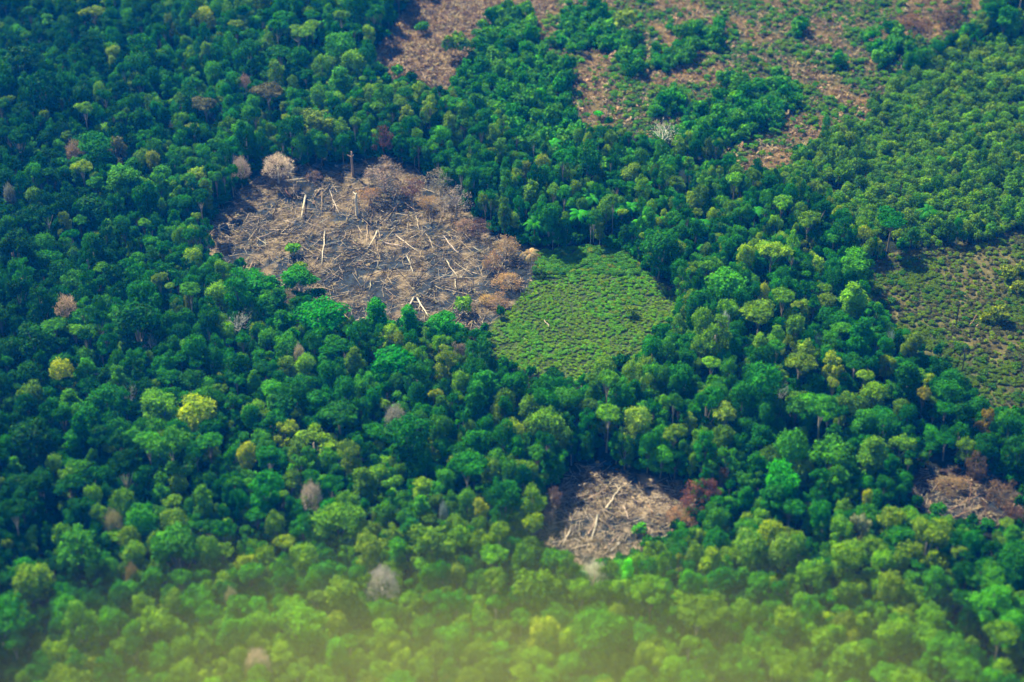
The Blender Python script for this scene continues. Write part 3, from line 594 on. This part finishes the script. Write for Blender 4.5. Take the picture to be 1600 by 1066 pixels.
shrub(622, 116, 22, (.04, .17, .05), 'dark green bush below the upper dry clearing')
shrub(712, 88, 44, (.075, .14, .03), 'yellow green bush on the right of the upper dry clearing', 'yellow green bush in the upper clearing', hs=1.1)
shrub(975, 45, 40, (.2, .26, .04), 'yellowish bush in the rough field, top centre', 'yellowish bush in the rough field')
shrub(935, 182, 16, (.06, .35, .02), 'bright green bush at the near left of the rough field')
shrub(985, 490, 22, (.13, .17, .08), 'dusty olive bush inside the green field', 'dusty bush in the green field')
for k, (px, py, d) in enumerate([(1575, 435, 30), (1598, 425, 30), (1562, 500, 34), (1590, 455, 26), (1540, 500, 20)]):
    shrub(px, py, d, (.20, .22, .02), ['yellow bush in the scrubby field near the right edge', 'yellow bush cut by the right edge, in the scrubby field', 'lower yellow bush in the scrubby field', 'yellow bush between two others by the right edge', 'small yellow bush at the left end of the yellow cluster'][k], None, 'shrub')

# dried banana-like tufts
def tuft_mesh(seed):
    g = random.Random(seed); V = []; F = []; var = []
    for i in range(g.randint(6, 9)):
        a = g.uniform(0, 6.28); el = g.uniform(.0, 1.3); l = g.uniform(1.2, 2.4); w = g.uniform(.16, .3)
        d = Vector((math.cos(a) * math.cos(el), math.sin(a) * math.cos(el), math.sin(el))); s = Vector((-math.sin(a), math.cos(a), 0)) * w
        p = Vector((0, 0, .7)); q = p + d * l * .6; e = q + (d + Vector((0, 0, -.9))) * l * .4; b = len(V)
        V += [p - s * .4, p + s * .4, q + s, q - s, e + s * .3, e - s * .3]; F += [(b, b + 1, b + 2, b + 3), (b + 3, b + 2, b + 4, b + 5)]; var += [g.random()] * 6
    return mesh_np('dry_leaves', np.array([tuple(v) for v in V]), np.array(F), M_LEAF, np.array(var))
TUFT = [tuft_mesh(k) for k in range(6)]
random.seed(21); tl = []
def try_tuft(px, py, c, s):
    p = at(px, py)
    if any((p.x - a) ** 2 + (p.y - b) ** 2 < 9 for a, b in tl): return
    tl.append((p.x, p.y)); o = mk('dried_plant', TUFT[random.randrange(6)], None, jit(c, .25)); o.location = p; o.scale = (s, s, s); o.rotation_euler = (0, 0, random.uniform(0, 6))
    THINGS.append((o, 'dried_plant', px, py, dict(adj='tan dried leafy plant', cat='dry plant', group='dried plants in the rough field', r=2, h=2, style='tuft')))
TU = [(880,160),(905,175),(915,130),(925,140),(945,135),(950,95),(960,88),(948,180),(965,175),(985,148),(1005,160),(1010,170),(985,190),(1030,155),(1000,60),(1010,55),(1028,65),(1045,48),(1055,30),(820,60),(835,20),(860,15),(880,12),(1137,235),(1150,245),(1160,232),(1140,250),(1190,240),(1205,235),(1200,250),(1235,245),(860,180)]
for (x, y) in TU: try_tuft(x, y, (.62, .42, .26), random.uniform(1.1, 1.5))
k = 0
while k < 190:
    x = random.uniform(880, 1420); y = random.uniform(-5, 275)
    if zone(x, y) == 'rough' and nz(x, y, 38, 3) > -.1:
        try_tuft(x, y, random.choice([(.48, .34, .2), (.36, .23, .13), (.55, .42, .27)]), random.uniform(.8, 1.3)); k += 1

# ------------------------------------------------------------------ forest placement
random.seed(5)
CELL = 12.0; grid = {}
def gput(x, y, r): grid.setdefault((int(x // CELL), int(y // CELL)), []).append((x, y, r))
def gok(x, y, r, f):
    cx, cy = int(x // CELL), int(y // CELL)
    for i in range(cx - 2, cx + 3):
        for j in range(cy - 2, cy + 3):
            for (a, b, q) in grid.get((i, j), ()):
                if (a - x) ** 2 + (b - y) ** 2 < ((r + q) * f) ** 2: return False
    return True
for (x, y, r, h) in OCC: gput(x, y, r * .9)
NOTE = [(proj(x, y, gz(x, y) + h * .72), proj(x, y, gz(x, y) + h)[1], r / mpp(*proj(x, y, gz(x, y))) , y) for (x, y, r, h) in OCC]
YMIN, YMAX = 375.0, 1010.0
def xlim(y): return y / math.cos(DEP) * 1.02 * math.tan(FOV / 2) + 55
CLR = ('burn', 'field', 'cut', 'cut2', 'top', 'rough', 'scrub', 'gpatch')
TREES = []
def palette(px, py, r):
    u = random.random(); n = nz(px, py, 120, 5) + .35 * nz(px, py, 40, 9)
    low = max(0., min(1., (py - 650) / 350)); 
    w_olv = .13 + .38 * low + .10 * max(0, n); w_grn = .22 + .16 * low; w_lime = .035 + .09 * low + (.03 if px > 500 else 0) + (.06 if 1000 < px < 1450 and 250 < py < 520 else 0) + (.05 if px > 640 and py < 420 else 0)  # olive and lime share rises downwards, partly bottom glow painted into the tints
    edge = max(0, 1 - px / 330) + max(0, (px - 1380) / 300) * (.6 if py > 500 else .2)  # weight for darker crowns at the sides, vignetting painted into the tints
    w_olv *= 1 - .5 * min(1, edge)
    if u < w_lime: c = random.choice([(.24, .31, .01), (.16, .28, .01)])
    elif u < w_lime + w_olv: c = random.choice([(.09, .18, .035), (.13, .20, .05), (.11, .20, .02), (.08, .15, .05)])
    elif u < w_lime + w_olv + w_grn: c = (.05, .17, .02)
    elif u < w_lime + w_olv + w_grn + .33: c = (.024, .12, .024)
    else: c = random.choice([(.010, .085, .038), (.014, .10, .045), (.02, .11, .05)])
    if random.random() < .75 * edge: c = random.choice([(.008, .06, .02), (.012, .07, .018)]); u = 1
    return jit(c, .22), ('lime' if u < w_lime else 'olive' if u < w_lime + w_olv else 'fresh green' if u < w_lime + w_olv + w_grn else 'mid green' if u < w_lime + w_olv + w_grn + .33 else 'dark green')
def clear_view(px, py, r):           # keep the notable crowns visible: no crown right in front of them
    return True
def try_tree(x, y, r, h, f):
    z = gz(x, y); bx, by = proj(x, y, z)
    if zone(bx, by) in CLR + ('plant', 'bush'): return
    tx, ty = proj(x, y, z + h); cx, cy = proj(x, y, z + h * .7)
    for q in ((tx, ty + 6), (cx, cy)):
        if zone(q[0], q[1]) in ('burn', 'field', 'cut', 'cut2', 'top'): return
        zz = zone(q[0], q[1] + 8)
        if zz in ('scrub', 'rough') and random.random() < .9: return
    for ((nx, ny), nt, nr, wy) in NOTE:  # not in front of a notable crown
        if y < wy and abs(cx - nx) < nr * .9 and ty < ny + nr * .45 and cy > ny: return
    if 640 < bx < 1345 and 130 < by < 430 and r > 3.4 and random.random() < .75: return
    if by < 480 and r > 4.2 and random.random() < .6: return
    if not gok(x, y, r, f): return
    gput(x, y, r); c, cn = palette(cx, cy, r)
    sty = random.random() if r > 3 else random.choice((.1, .3, .55, .9))
    k = random.choice([0, 1, 2, 13, 19] if sty < .24 else [3, 4, 12, 18, 23] if sty < .46 else [5, 6, 14, 20] if sty < .60 else [7, 8, 15, 21] if sty < .74 else [9, 10, 16, 17, 22])
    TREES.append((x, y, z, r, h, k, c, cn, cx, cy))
def throw(n, r0, r1, h0, h1, f):
    for _ in range(n):
        y = random.uniform(YMIN, YMAX); xl = xlim(y); x = random.uniform(-xl, xl); r = random.uniform(r0, r1)
        hn = nz(x, y, 70, 2) * 5
        try_tree(x, y, r, h0 + (h1 - h0) * random.random() + hn, f)
throw(480, 5.4, 8.2, 20, 27, .74)
throw(2000, 4.0, 5.2, 15, 22, .68)
throw(9000, 2.9, 4.1, 12, 19, .58)
throw(26000, 1.6, 2.8, 9, 14, .54)
print('trees', len(TREES))

# nearest ~300 in frame -> things
def infr(t): return 0 < t[8] < 1600 and 0 < t[9] < 1066 + 14
vis = sorted([t for t in TREES if infr(t) and t[3] > 2.7], key=lambda t: -(t[3] / mpp(t[8], min(1060, t[9])) * (1 + (t[9] > 700) * .5)))[:290]
vs = set(id(t) for t in vis)
CROWN_OBJ = {}
for t in vis:
    x, y, z, r, h, k, c, cn, cx, cy = t
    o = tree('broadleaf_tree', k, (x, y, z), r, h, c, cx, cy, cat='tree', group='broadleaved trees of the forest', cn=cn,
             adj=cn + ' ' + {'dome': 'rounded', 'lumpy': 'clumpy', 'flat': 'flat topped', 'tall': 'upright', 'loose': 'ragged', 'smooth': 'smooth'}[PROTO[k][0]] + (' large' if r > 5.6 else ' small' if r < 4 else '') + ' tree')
    if k not in CROWN_OBJ: CROWN_OBJ[k] = (o.children[0], o.children[1]) if o.children[0].name.startswith('crown') else (o.children[1], o.children[0])

# ------------------------------------------------------------------ scatter (stuff)
def scatter(name, pts, protos, label, cat):
    """pts: (x,y,z,sx,sz,rot,k,tint); protos: list of lists of objects"""
    n = len(pts); me = bpy.data.meshes.new(name); me.vertices.add(n)
    me.vertices.foreach_set('co', np.array([p[:3] for p in pts], np.float32).ravel())
    def attr(nm, ty, vals, key):
        a = me.attributes.new(nm, ty, 'POINT'); a.data.foreach_set(key, vals)
    attr('scl', 'FLOAT_VECTOR', np.array([(p[3], p[3], p[4]) for p in pts], np.float32).ravel(), 'vector')
    attr('rot', 'FLOAT_VECTOR', np.array([(0, 0, p[5]) for p in pts], np.float32).ravel(), 'vector')
    attr('tint', 'FLOAT_VECTOR', np.array([fol(p[7]) for p in pts], np.float32).ravel(), 'vector')
    attr('kk', 'INT', np.array([p[6] for p in pts], np.int32), 'value')
    o = bpy.data.objects.new(name, me); COL.objects.link(o)
    ng = bpy.data.node_groups.new(name, 'GeometryNodeTree'); N = ng.nodes.new; L = ng.links.new
    ng.interface.new_socket('Geometry', in_out='INPUT', socket_type='NodeSocketGeometry'); ng.interface.new_socket('Geometry', in_out='OUTPUT', socket_type='NodeSocketGeometry')
    gi = N('NodeGroupInput'); go = N('NodeGroupOutput'); join = N('GeometryNodeJoinGeometry')
    def named(nm, ty):
        a = N('GeometryNodeInputNamedAttribute'); a.data_type = ty; a.inputs[0].default_value = nm; return a.outputs[0]
    s = named('scl', 'FLOAT_VECTOR'); r = named('rot', 'FLOAT_VECTOR'); kk = named('kk', 'INT')
    e2r = N('FunctionNodeEulerToRotation'); L(r, e2r.inputs[0])
    for k, objs in enumerate(protos):
        if not objs: continue
        cmp = N('FunctionNodeCompare'); cmp.data_type = 'INT'; cmp.operation = 'EQUAL'
        ins = [i for i in cmp.inputs if i.type == 'INT']; L(kk, ins[0]); ins[1].default_value = k
        j = N('GeometryNodeJoinGeometry')
        for ob in objs:
            oi = N('GeometryNodeObjectInfo'); oi.transform_space = 'ORIGINAL'; oi.inputs[0].default_value = ob; oi.inputs['As Instance'].default_value = False
            L(oi.outputs['Geometry'], j.inputs[0])
        ip = N('GeometryNodeInstanceOnPoints'); L(gi.outputs[0], ip.inputs['Points']); L(cmp.outputs[0], ip.inputs['Selection']); L(j.outputs[0], ip.inputs['Instance'])
        L(e2r.outputs[0], ip.inputs['Rotation']); L(s, ip.inputs['Scale']); L(ip.outputs[0], join.inputs[0])
    L(join.outputs[0], go.inputs[0])
    m = o.modifiers.new('scatter', 'NODES'); m.node_group = ng
    o['label'] = label; o['category'] = cat; o['kind'] = 'stuff'; return o
P = []
for t in TREES:
    if id(t) in vs: continue
    x, y, z, r, h, k, c, cn, cx, cy = t
    if k not in CROWN_OBJ: k = 0
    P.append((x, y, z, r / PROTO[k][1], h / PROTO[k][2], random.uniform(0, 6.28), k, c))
scatter('forest', P, [list(CROWN_OBJ[k]) if k in CROWN_OBJ else [] for k in range(len(PROTO))], 'dense green rainforest covering the land around the clearings', 'forest')

# low plants: undergrowth on the forest floor, field plants, scrub, dry brush
random.seed(31)
shr_o = [t[0] for t in THINGS if t[1] == 'shrub']; shr_p = {}
for o in shr_o: shr_p.setdefault(o.data.name, o)
SP = [[o] for o in shr_p.values()]; tuf_p = {}
for t in THINGS:
    if t[1] == 'dried_plant': tuf_p.setdefault(t[0].data.name, t[0])
TP = [[o] for o in tuf_p.values()]
yo = []
for i, (px, py) in enumerate([(1420,170),(1470,250),(1380,230),(1540,200)]):
    p = at(px, py, 5); o = root('young_tree', p, i, (1, 1, 1), px, py, cat='tree', label=['young green tree at the plantation corner by the rough field', 'young green tree in the middle of the plantation', 'young green tree at the left part of the plantation', 'young green tree in the right part of the plantation'][i], r=2.4, h=6.5, style='young', tint=C_GRN)
    c = mk('crown', YNG[i], o, (.05, .2, .02)); T = Tubes(); T.add([(0, 0, -.5), (0, 0, 4.5)], [.16, .08], 6); t_ = mk('trunk', T.mesh('young_trunk', M_BARK), o, BARK); yo.append([c, t_])
U = []; Fd = []; Sc = []; Dr = []; Yg = []; Bs = []
y = YMIN
step = 2.1
while y < YMAX:
    xl = xlim(y); x = -xl
    while x < xl:
        a = x + random.uniform(-.9, .9); b = y + random.uniform(-.9, .9); z = gz(a, b); px, py = proj(a, b, z); zn = zone(px, py); rot = random.uniform(0, 6.28)
        if zn == 'wood':
            if random.random() < .22: U.append((a, b, z - .3, random.uniform(1.2, 2.2), random.uniform(1.2, 2.6), rot, random.randrange(len(SP)), jit((.014, .085, .03), .3)))
        elif zn == 'plant':
            if gok(a, b, 1.4, .62) and nz(a, b, 11, 14) > -.42:
                s = random.uniform(.5, .95) * random.choice((1, 1, 1.1, 1.5)); gput(a, b, .9 + .8 * s); v = nz(a, b, 30, 4); c = random.choice([(.085, .165, .001), (.06, .14, .001), (.042, .10, .002), (.125, .19, .001)])
                Yg.append((a, b, z, s, s * random.uniform(.8, 1.15) * (1 + .3 * v), rot, random.randrange(4), jit(c, .2)))
        elif zn in ('bush', 'gpatch'):
            if random.random() < .8:
                s = random.uniform(.6, 1.5) * random.choice((1, 1, 1, 1.7)); Bs.append((a, b, z - .1, s, s * random.uniform(.9, 1.7), rot, random.randrange(len(SP)), jit(random.choice([(.035, .15, .03), (.05, .16, .03), (.025, .12, .03), (.07, .19, .02)]), .2)))
        x += step
    y += step
def dense(poly, dens, fn):
    gp = [at(px, py) for px, py in poly]; x0 = min(p.x for p in gp); x1 = max(p.x for p in gp); y0 = min(p.y for p in gp); y1 = max(p.y for p in gp)
    for _ in range(int((x1 - x0) * (y1 - y0) * dens)):
        a = random.uniform(x0, x1); b = random.uniform(y0, y1); z = gz(a, b); px, py = proj(a, b, z)
        if inp(poly, px, py): fn(a, b, z, px, py)
def f_field(a, b, z, px, py):
    if inp(BURN, px, py): return
    v = nz(a, b, 14, 1) + .6 * nz(a, b, 5, 8); s = random.uniform(.25, .62) * (1 + .3 * v)
    e = 1 if py > 430 else 1.6
    c = (.115, .185, .10) if v < .05 else (.08, .18, .08)
    if py < 430: c = (.05, .135, .05)
    if random.random() < .08: c = (.16, .19, .03)
    Fd.append((a, b, z - .05, s * e, s * .6 * e, random.uniform(0, 6.28), random.randrange(len(SP)), jit(c, .25)))
dense(FIELD, .95, f_field)
def f_scrub(a, b, z, px, py):
    v = nz(a, b, 22, 6) + .5 * nz(a, b, 7, 2)
    if v > .25 and random.random() < .5: return
    s = random.uniform(.3, .85); c = random.choice([(.12, .145, .05), (.10, .14, .04), (.15, .155, .05)]) if v > -.1 else (.07, .105, .03)
    if random.random() < .04: c = (.04, .09, .03); s *= 1.6
    Sc.append((a, b, z - .05, s, s * .6, random.uniform(0, 6.28), random.randrange(len(SP)), jit(c, .12)))
dense(SCRUB, .6, f_scrub)
def f_rough(a, b, z, px, py):
    zn = zone(px, py)
    if zn not in ('rough', 'top'): return
    v = nz(a, b, 24, 3) + .5 * nz(a, b, 8, 5); rot = random.uniform(0, 6.28)
    if random.random() < (.5 if v > 0 else .25) + (.25 if zn == 'top' else 0):
        s = random.uniform(.45, .9) * (1.5 if zn == 'top' and random.random() < .4 else 1); Dr.append((a, b, z, s, s, rot, random.randrange(len(TP)), jit(random.choice([(.40, .29, .17), (.28, .18, .10), (.50, .38, .24), (.15, .09, .065)]), .2)))
    elif zn == 'rough' and random.random() < (.8 if v < .0 else .25):
        s = random.uniform(.3, .75) * random.choice((1, 1, 1, 1.8)); Sc.append((a, b, z, s, s * .7, rot, random.randrange(len(SP)), jit((.10, .16, .06) if random.random() < .6 else (.05, .15, .04), .2)))
dense(ROUGH, .46, f_rough); dense(TOPCUT, .55, f_rough)
def f_burn(a, b, z, px, py):
    v = nz(a, b, 13, 7) + .6 * nz(a, b, 4, 5)
    if v < -.05: return
    s = random.uniform(.4, .9); Dr.append((a, b, z, s, s * .7, random.uniform(0, 6.28), random.randrange(len(TP)), jit(random.choice([(.34, .27, .19), (.22, .18, .14), (.12, .11, .10), (.40, .32, .21)]), .2)))
dense(BURN, .16, f_burn); dense(CUT, .3, f_burn); dense(CUT2, .3, f_burn)
scatter('undergrowth', U, SP, 'dark leafy undergrowth on the forest floor between the trunks', 'undergrowth')
scatter('field_plants', Fd, SP, 'low light green plants covering the field beside the burnt clearing', 'ground cover')
scatter('scrub', Sc, SP, 'olive and grey green scrub on the rough and scrubby fields', 'scrub')
scatter('bushes', Bs, SP, 'thick green bushes around and between the rough field strips', 'bushes')
scatter('young_woodland', Yg, yo, 'even young green woodland filling the slope at the right', 'woodland')
scatter('dry_brush', Dr, TP, 'tan dried leaves and stalks lying over the cleared ground', 'dry brush')

# twigs and broken branches on the cleared ground: one mesh
def litter():
    g = np.random.default_rng(3); P_ = []; A = []; Ln = []; Wd = []; Vr = []
    def f(ln0, ln1, w):
        def fn(a, b, z, px, py):
            if zone(px, py) not in ('burn', 'cut', 'cut2', 'top', 'rough'): return
            if nz(a, b, 10, 44) + .5 * nz(a, b, 4, 45) < -.08 and g.random() < .7: return
            P_.append((a, b, z + g.uniform(.15, .7))); A.append(g.uniform(0, 6.28)); Ln.append(g.uniform(ln0, ln1)); Wd.append(g.uniform(.4, 1) * w); Vr.append(g.random())
        return fn
    dense(BURN, .7, f(1.2, 6.5, .12)); dense(BURN, .07, f(6, 15, .2)); dense(CUT, .8, f(1.2, 7, .12)); dense(CUT, .25, f(5, 11, .18)); dense(CUT2, .12, f(5, 10, .16)); dense(TOPCUT, .1, f(5, 10, .16)); dense(CUT2, .7, f(1.2, 5, .11)); dense(TOPCUT, .6, f(1.2, 6, .12)); dense(ROUGH, .12, f(.8, 4.5, .10))
    P_ = np.array(P_); n = len(P_); A = np.array(A); el = g.normal(0, .18, n); Ln = np.array(Ln)[:, None] / 2; Wd = np.array(Wd)[:, None]
    d = np.stack([np.cos(A) * np.cos(el), np.sin(A) * np.cos(el), np.sin(el)], 1); s = unit(np.cross(d, [0, 0, 1.])); u = np.cross(s, d)
    r3 = [s, -.5 * s + .87 * u, -.5 * s - .87 * u]
    V = np.stack([P_ - d * Ln + q * Wd for q in r3] + [P_ + d * Ln + q * Wd * .5 for q in r3], 1).reshape(-1, 3)
    b = np.arange(n)[:, None] * 6
    F = np.concatenate([b + np.array([[0, 1, 4, 3]]), b + np.array([[1, 2, 5, 4]]), b + np.array([[2, 0, 3, 5]])], 0)
    m, nt, out = new_mat('twig_wood'); N = nt.nodes.new; L = nt.links.new
    a = N('ShaderNodeAttribute'); a.attribute_name = 'var'; cr = N('ShaderNodeValToRGB'); L(a.outputs['Fac'], cr.inputs[0]); e = cr.color_ramp.elements
    e[0].color = (.03, .028, .03, 1); e[1].color = (.66, .57, .46, 1); q = e.new(.40); q.color = (.05, .045, .05, 1); q = e.new(.5); q.color = (.20, .16, .12, 1); q = e.new(.7); q.color = (.42, .33, .23, 1)
    bs = N('ShaderNodeBsdfPrincipled'); bs.inputs['Roughness'].default_value = .85; L(cr.outputs[0], bs.inputs['Base Color']); L(bs.outputs[0], out.inputs[0])
    me = mesh_np('twig_litter', V, F, m, np.repeat(np.array(Vr), 6)); o = mk('twig_litter', me)
    o['kind'] = 'stuff'; o['label'] = 'charred and bleached twigs strewn over the cleared ground'; o['category'] = 'litter'
litter()

# ------------------------------------------------------------------ ground
def ground():
    xs = np.concatenate([np.array([-6000, -2500, -1200, -600, -420]), np.arange(-340, 341, 1.7), np.array([420, 600, 1200, 2500, 6000])])
    ys = np.concatenate([np.array([-3000, -800, 0, 200, 300]), np.arange(370, 1020, 1.9), np.array([1100, 1400, 2200, 4000, 9000])])
    X, Y = np.meshgrid(xs, ys); Z = gzn(X, Y); V = np.stack([X, Y, Z], -1).reshape(-1, 3); nx = len(xs); ny = len(ys)
    i = np.arange(nx * ny).reshape(ny, nx); F = np.stack([i[:-1, :-1], i[:-1, 1:], i[1:, 1:], i[1:, :-1]], -1).reshape(-1, 4)
    me = mesh_np('ground', V, F, ground_mat()); cols = np.zeros((len(V), 3), np.float32)
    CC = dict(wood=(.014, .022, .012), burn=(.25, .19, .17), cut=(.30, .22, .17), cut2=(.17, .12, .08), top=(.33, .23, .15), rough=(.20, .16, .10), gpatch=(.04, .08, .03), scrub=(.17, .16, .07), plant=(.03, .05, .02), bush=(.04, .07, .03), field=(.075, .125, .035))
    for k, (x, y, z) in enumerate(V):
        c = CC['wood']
        if abs(x) < 340 and 370 < y < 1020:
            wx = x + 2.5 * nz(x, y, 9, 1); wy = y + 2.5 * nz(x, y, 9, 4); zn = zone(*proj(wx, wy, z)); c = CC[zn]
            if zn in ('burn', 'cut', 'cut2'):       # grey ash over brown earth and straw
                v = nz(x, y, 13, 2) + .8 * nz(x, y, 5, 3) + .4 * nz(x, y, 2.5, 8); u = max(0, min(1, (.85 if zn == 'cut' else .24) + 3.0 * v)) ** 1.4
                ash = (.040, .056, .078); tan = (.27, .215, .15) if zn == 'burn' else (.40, .32, .235) if zn == 'cut' else (.085, .05, .03)
                c = tuple(ash[q] * (1 - u) + tan[q] * u for q in range(3))
            elif zn in ('rough', 'top'):
                v = nz(x, y, 24, 3) + .5 * nz(x, y, 8, 5); qx, qy = proj(x, y, z); u = max(0, min(1, .5 + 1.4 * v - (.45 if 1180 < qx < 1400 and 25 < qy < 135 else 0))); g_ = (.05, .085, .035) if zn == 'rough' else (.14, .095, .06); tn = (.28, .20, .11) if zn == 'top' else (.215, .145, .065)
                c = tuple(g_[q] * (1 - u) + tn[q] * u for q in range(3))
            elif zn == 'scrub':
                v = nz(x, y, 22, 6); u = max(0, min(1, .4 + 1.5 * v)); c = tuple((.11, .125, .04)[q] * (1 - u) + (.165, .15, .065)[q] * u for q in range(3))
        cols[k] = c
    a = me.attributes.new('soil', 'FLOAT_VECTOR', 'POINT'); a.data.foreach_set('vector', cols.ravel())
    me.polygons.foreach_set('use_smooth', [True] * len(me.polygons))
    o = mk('ground', me); o['kind'] = 'structure'
ground()

# ------------------------------------------------------------------ air
def box(name, lo, hi, mat):
    V = [(x, y, z) for x in (lo[0], hi[0]) for y in (lo[1], hi[1]) for z in (lo[2], hi[2])]
    F = [(0, 1, 3, 2), (4, 6, 7, 5), (0, 4, 5, 1), (2, 3, 7, 6), (0, 2, 6, 4), (1, 5, 7, 3)]
    me = bpy.data.meshes.new(name); me.from_pydata(V, [], F); me.materials.append(mat); o = bpy.data.objects.new(name, me); COL.objects.link(o); return o
def vol(name, col, dens, an=0.0):
    m, nt, out = new_mat(name); v = nt.nodes.new('ShaderNodeVolumePrincipled'); v.inputs['Color'].default_value = (*col, 1); v.inputs['Density'].default_value = dens
    v.inputs['Absorption Color'].default_value = (1, 1, 1, 1); v.inputs['Anisotropy'].default_value = an; nt.links.new(v.outputs[0], out.inputs['Volume']); return m
HAZE = True
if HAZE:
    o = box('haze', (-6100, -3100, -8), (6100, 9100, CH + 12), vol('haze_air', (.002, .20, .95), .00018, .2)); o['kind'] = 'stuff'; o['label'] = 'thin blue haze in the air over the forest'; o['category'] = 'haze'
def glare_veil():  # pale volume added over the nearest trees to imitate glare at the bottom
    m, nt, out = new_mat('glare_veil_air'); N = nt.nodes.new; L = nt.links.new
    v = N('ShaderNodeVolumePrincipled'); v.inputs['Color'].default_value = (.78, 1, .17, 1); v.inputs['Absorption Color'].default_value = (1, 1, 1, 1); v.inputs['Anisotropy'].default_value = .3
    tc = N('ShaderNodeTexCoord'); ln = N('ShaderNodeVectorMath'); ln.operation = 'LENGTH'; L(tc.outputs['Object'], ln.inputs[0])
    mr = N('ShaderNodeMapRange'); mr.interpolation_type = 'SMOOTHERSTEP'; mr.inputs[1].default_value = 1.0; mr.inputs[2].default_value = .15; mr.inputs[3].default_value = 0; mr.inputs[4].default_value = .0105
    nn = N('ShaderNodeTexNoise'); nn.inputs['Scale'].default_value = 2.6; nn.inputs['Detail'].default_value = 3; L(tc.outputs['Object'], nn.inputs['Vector'])
    ma = N('ShaderNodeMath'); ma.operation = 'MULTIPLY_ADD'; ma.inputs[1].default_value = .55; L(nn.outputs['Fac'], ma.inputs[0]); L(ln.outputs['Value'], ma.inputs[2])
    mr.inputs[1].default_value = 1.24; mr.inputs[2].default_value = .45; L(ma.outputs[0], mr.inputs[0]); L(mr.outputs[0], v.inputs['Density']); L(v.outputs[0], out.inputs['Volume'])
    import bmesh
    bm = bmesh.new(); bmesh.ops.create_icosphere(bm, subdivisions=4, radius=1); me = bpy.data.meshes.new('glare_veil'); bm.to_mesh(me); bm.free(); me.materials.append(m)
    o = bpy.data.objects.new('glare_veil', me); COL.objects.link(o); o.location = (-8, 345, 30); o.scale = (215, 122, 36)
    o['kind'] = 'stuff'; o['category'] = 'glare_veil'; o['label'] = 'pale warm veil added low over the nearest treetops, imitating glare'
if HAZE: glare_veil()
# ------------------------------------------------------------------ light
SUN_EL = R(47); SUN_AZ = math.atan2(-.62, .78)     # from north (y), negative = to the left
sd = Vector((math.sin(SUN_AZ) * math.cos(SUN_EL), math.cos(SUN_AZ) * math.cos(SUN_EL), math.sin(SUN_EL)))
sl = bpy.data.lights.new('sun', 'SUN'); sl.energy = 4.6; sl.angle = R(.5); sl.color = (1, .91, .68)
so = bpy.data.objects.new('sun', sl); COL.objects.link(so); so.rotation_euler = sd.to_track_quat('Z', 'Y').to_euler(); so.location = (0, 0, 900)
wd = bpy.data.worlds.new('World'); S.world = wd; wd.use_nodes = True; nt = wd.node_tree
for n in list(nt.nodes): nt.nodes.remove(n)
sky = nt.nodes.new('ShaderNodeTexSky'); sky.sky_type = 'NISHITA'; sky.sun_disc = False; sky.sun_elevation = SUN_EL; sky.sun_rotation = SUN_AZ
bg = nt.nodes.new('ShaderNodeBackground'); bg.inputs['Strength'].default_value = .05; wo = nt.nodes.new('ShaderNodeOutputWorld')
nt.links.new(sky.outputs[0], bg.inputs[0]); nt.links.new(bg.outputs[0], wo.inputs[0])
S.view_settings.view_transform = 'Standard'; S.view_settings.look = 'None'; S.view_settings.exposure = 1.08; S.view_settings.gamma = 1
S.cycles.use_denoising = True; S.cycles.max_bounces = 5; S.cycles.volume_bounces = 0; S.cycles.transmission_bounces = 3; S.cycles.diffuse_bounces = 3

# ------------------------------------------------------------------ labels
LM = [(px, py, i['short'], o) for (o, k, px, py, i) in THINGS if i.get('short')]
LM += [(870, 500, 'green field', None), (560, 400, 'middle of the burn', None), (700, 60, 'upper dry clearing', None), (1290, 60, 'far part of the rough field', None), (970, 160, 'near part of the rough field', None), (1480, 500, 'scrubby field', None), (950, 820, 'small cleared plot', None), (1500, 785, 'lower right clearing', None), (430, 350, 'left part of the burn', None), (700, 440, 'right part of the burn', None), (30, 1040, 'bottom left corner', None), (1580, 1050, 'bottom right corner', None), (1000, 1060, 'bottom edge right of centre', None), (640, 1060, 'bottom edge left of centre', None)]
DIRS = ['right of', 'below right of', 'below', 'below left of', 'left of', 'above left of', 'above', 'above right of']
ORD = ['nearest', 'second nearest', 'third nearest', 'fourth nearest', 'fifth nearest', 'sixth nearest', 'seventh nearest', 'eighth nearest']
grp = {}
for (o, k, px, py, i) in THINGS:
    if i.get('label'): o['label'] = i['label']
    o['category'] = i['cat']
    if i.get('group'): o['group'] = i['group']
    if not i.get('label'):
        b = min((l for l in LM if l[3] is not o), key=lambda l: (l[0] - px) ** 2 + (l[1] - py) ** 2)
        d = DIRS[int(round(math.degrees(math.atan2(py - b[1], px - b[0])) / 45)) % 8]
        grp.setdefault((i['adj'], d, b[2]), []).append(((b[0] - px) ** 2 + (b[1] - py) ** 2, o))
for (adj, d, b), l in grp.items():
    l.sort(key=lambda q: q[0])
    for n, (_, o) in enumerate(l):
        pre = '' if len(l) == 1 else (ORD[n] if n < len(ORD) else '%dth nearest' % (n + 1)) + ' '
        lb = '%s%s %s the %s' % (pre, adj, d, b)
        if len(lb.split()) > 16: lb = lb.replace(' the ', ' ')
        if len(lb.split()) > 16: lb = lb.replace(' crown ', ' ')
        if len(lb.split()) > 16: lb = lb.replace('flat topped', 'flat')
        if len(lb.split()) > 16: print('LONG', lb)
        o['label'] = lb
bpy.context.view_layer.update()
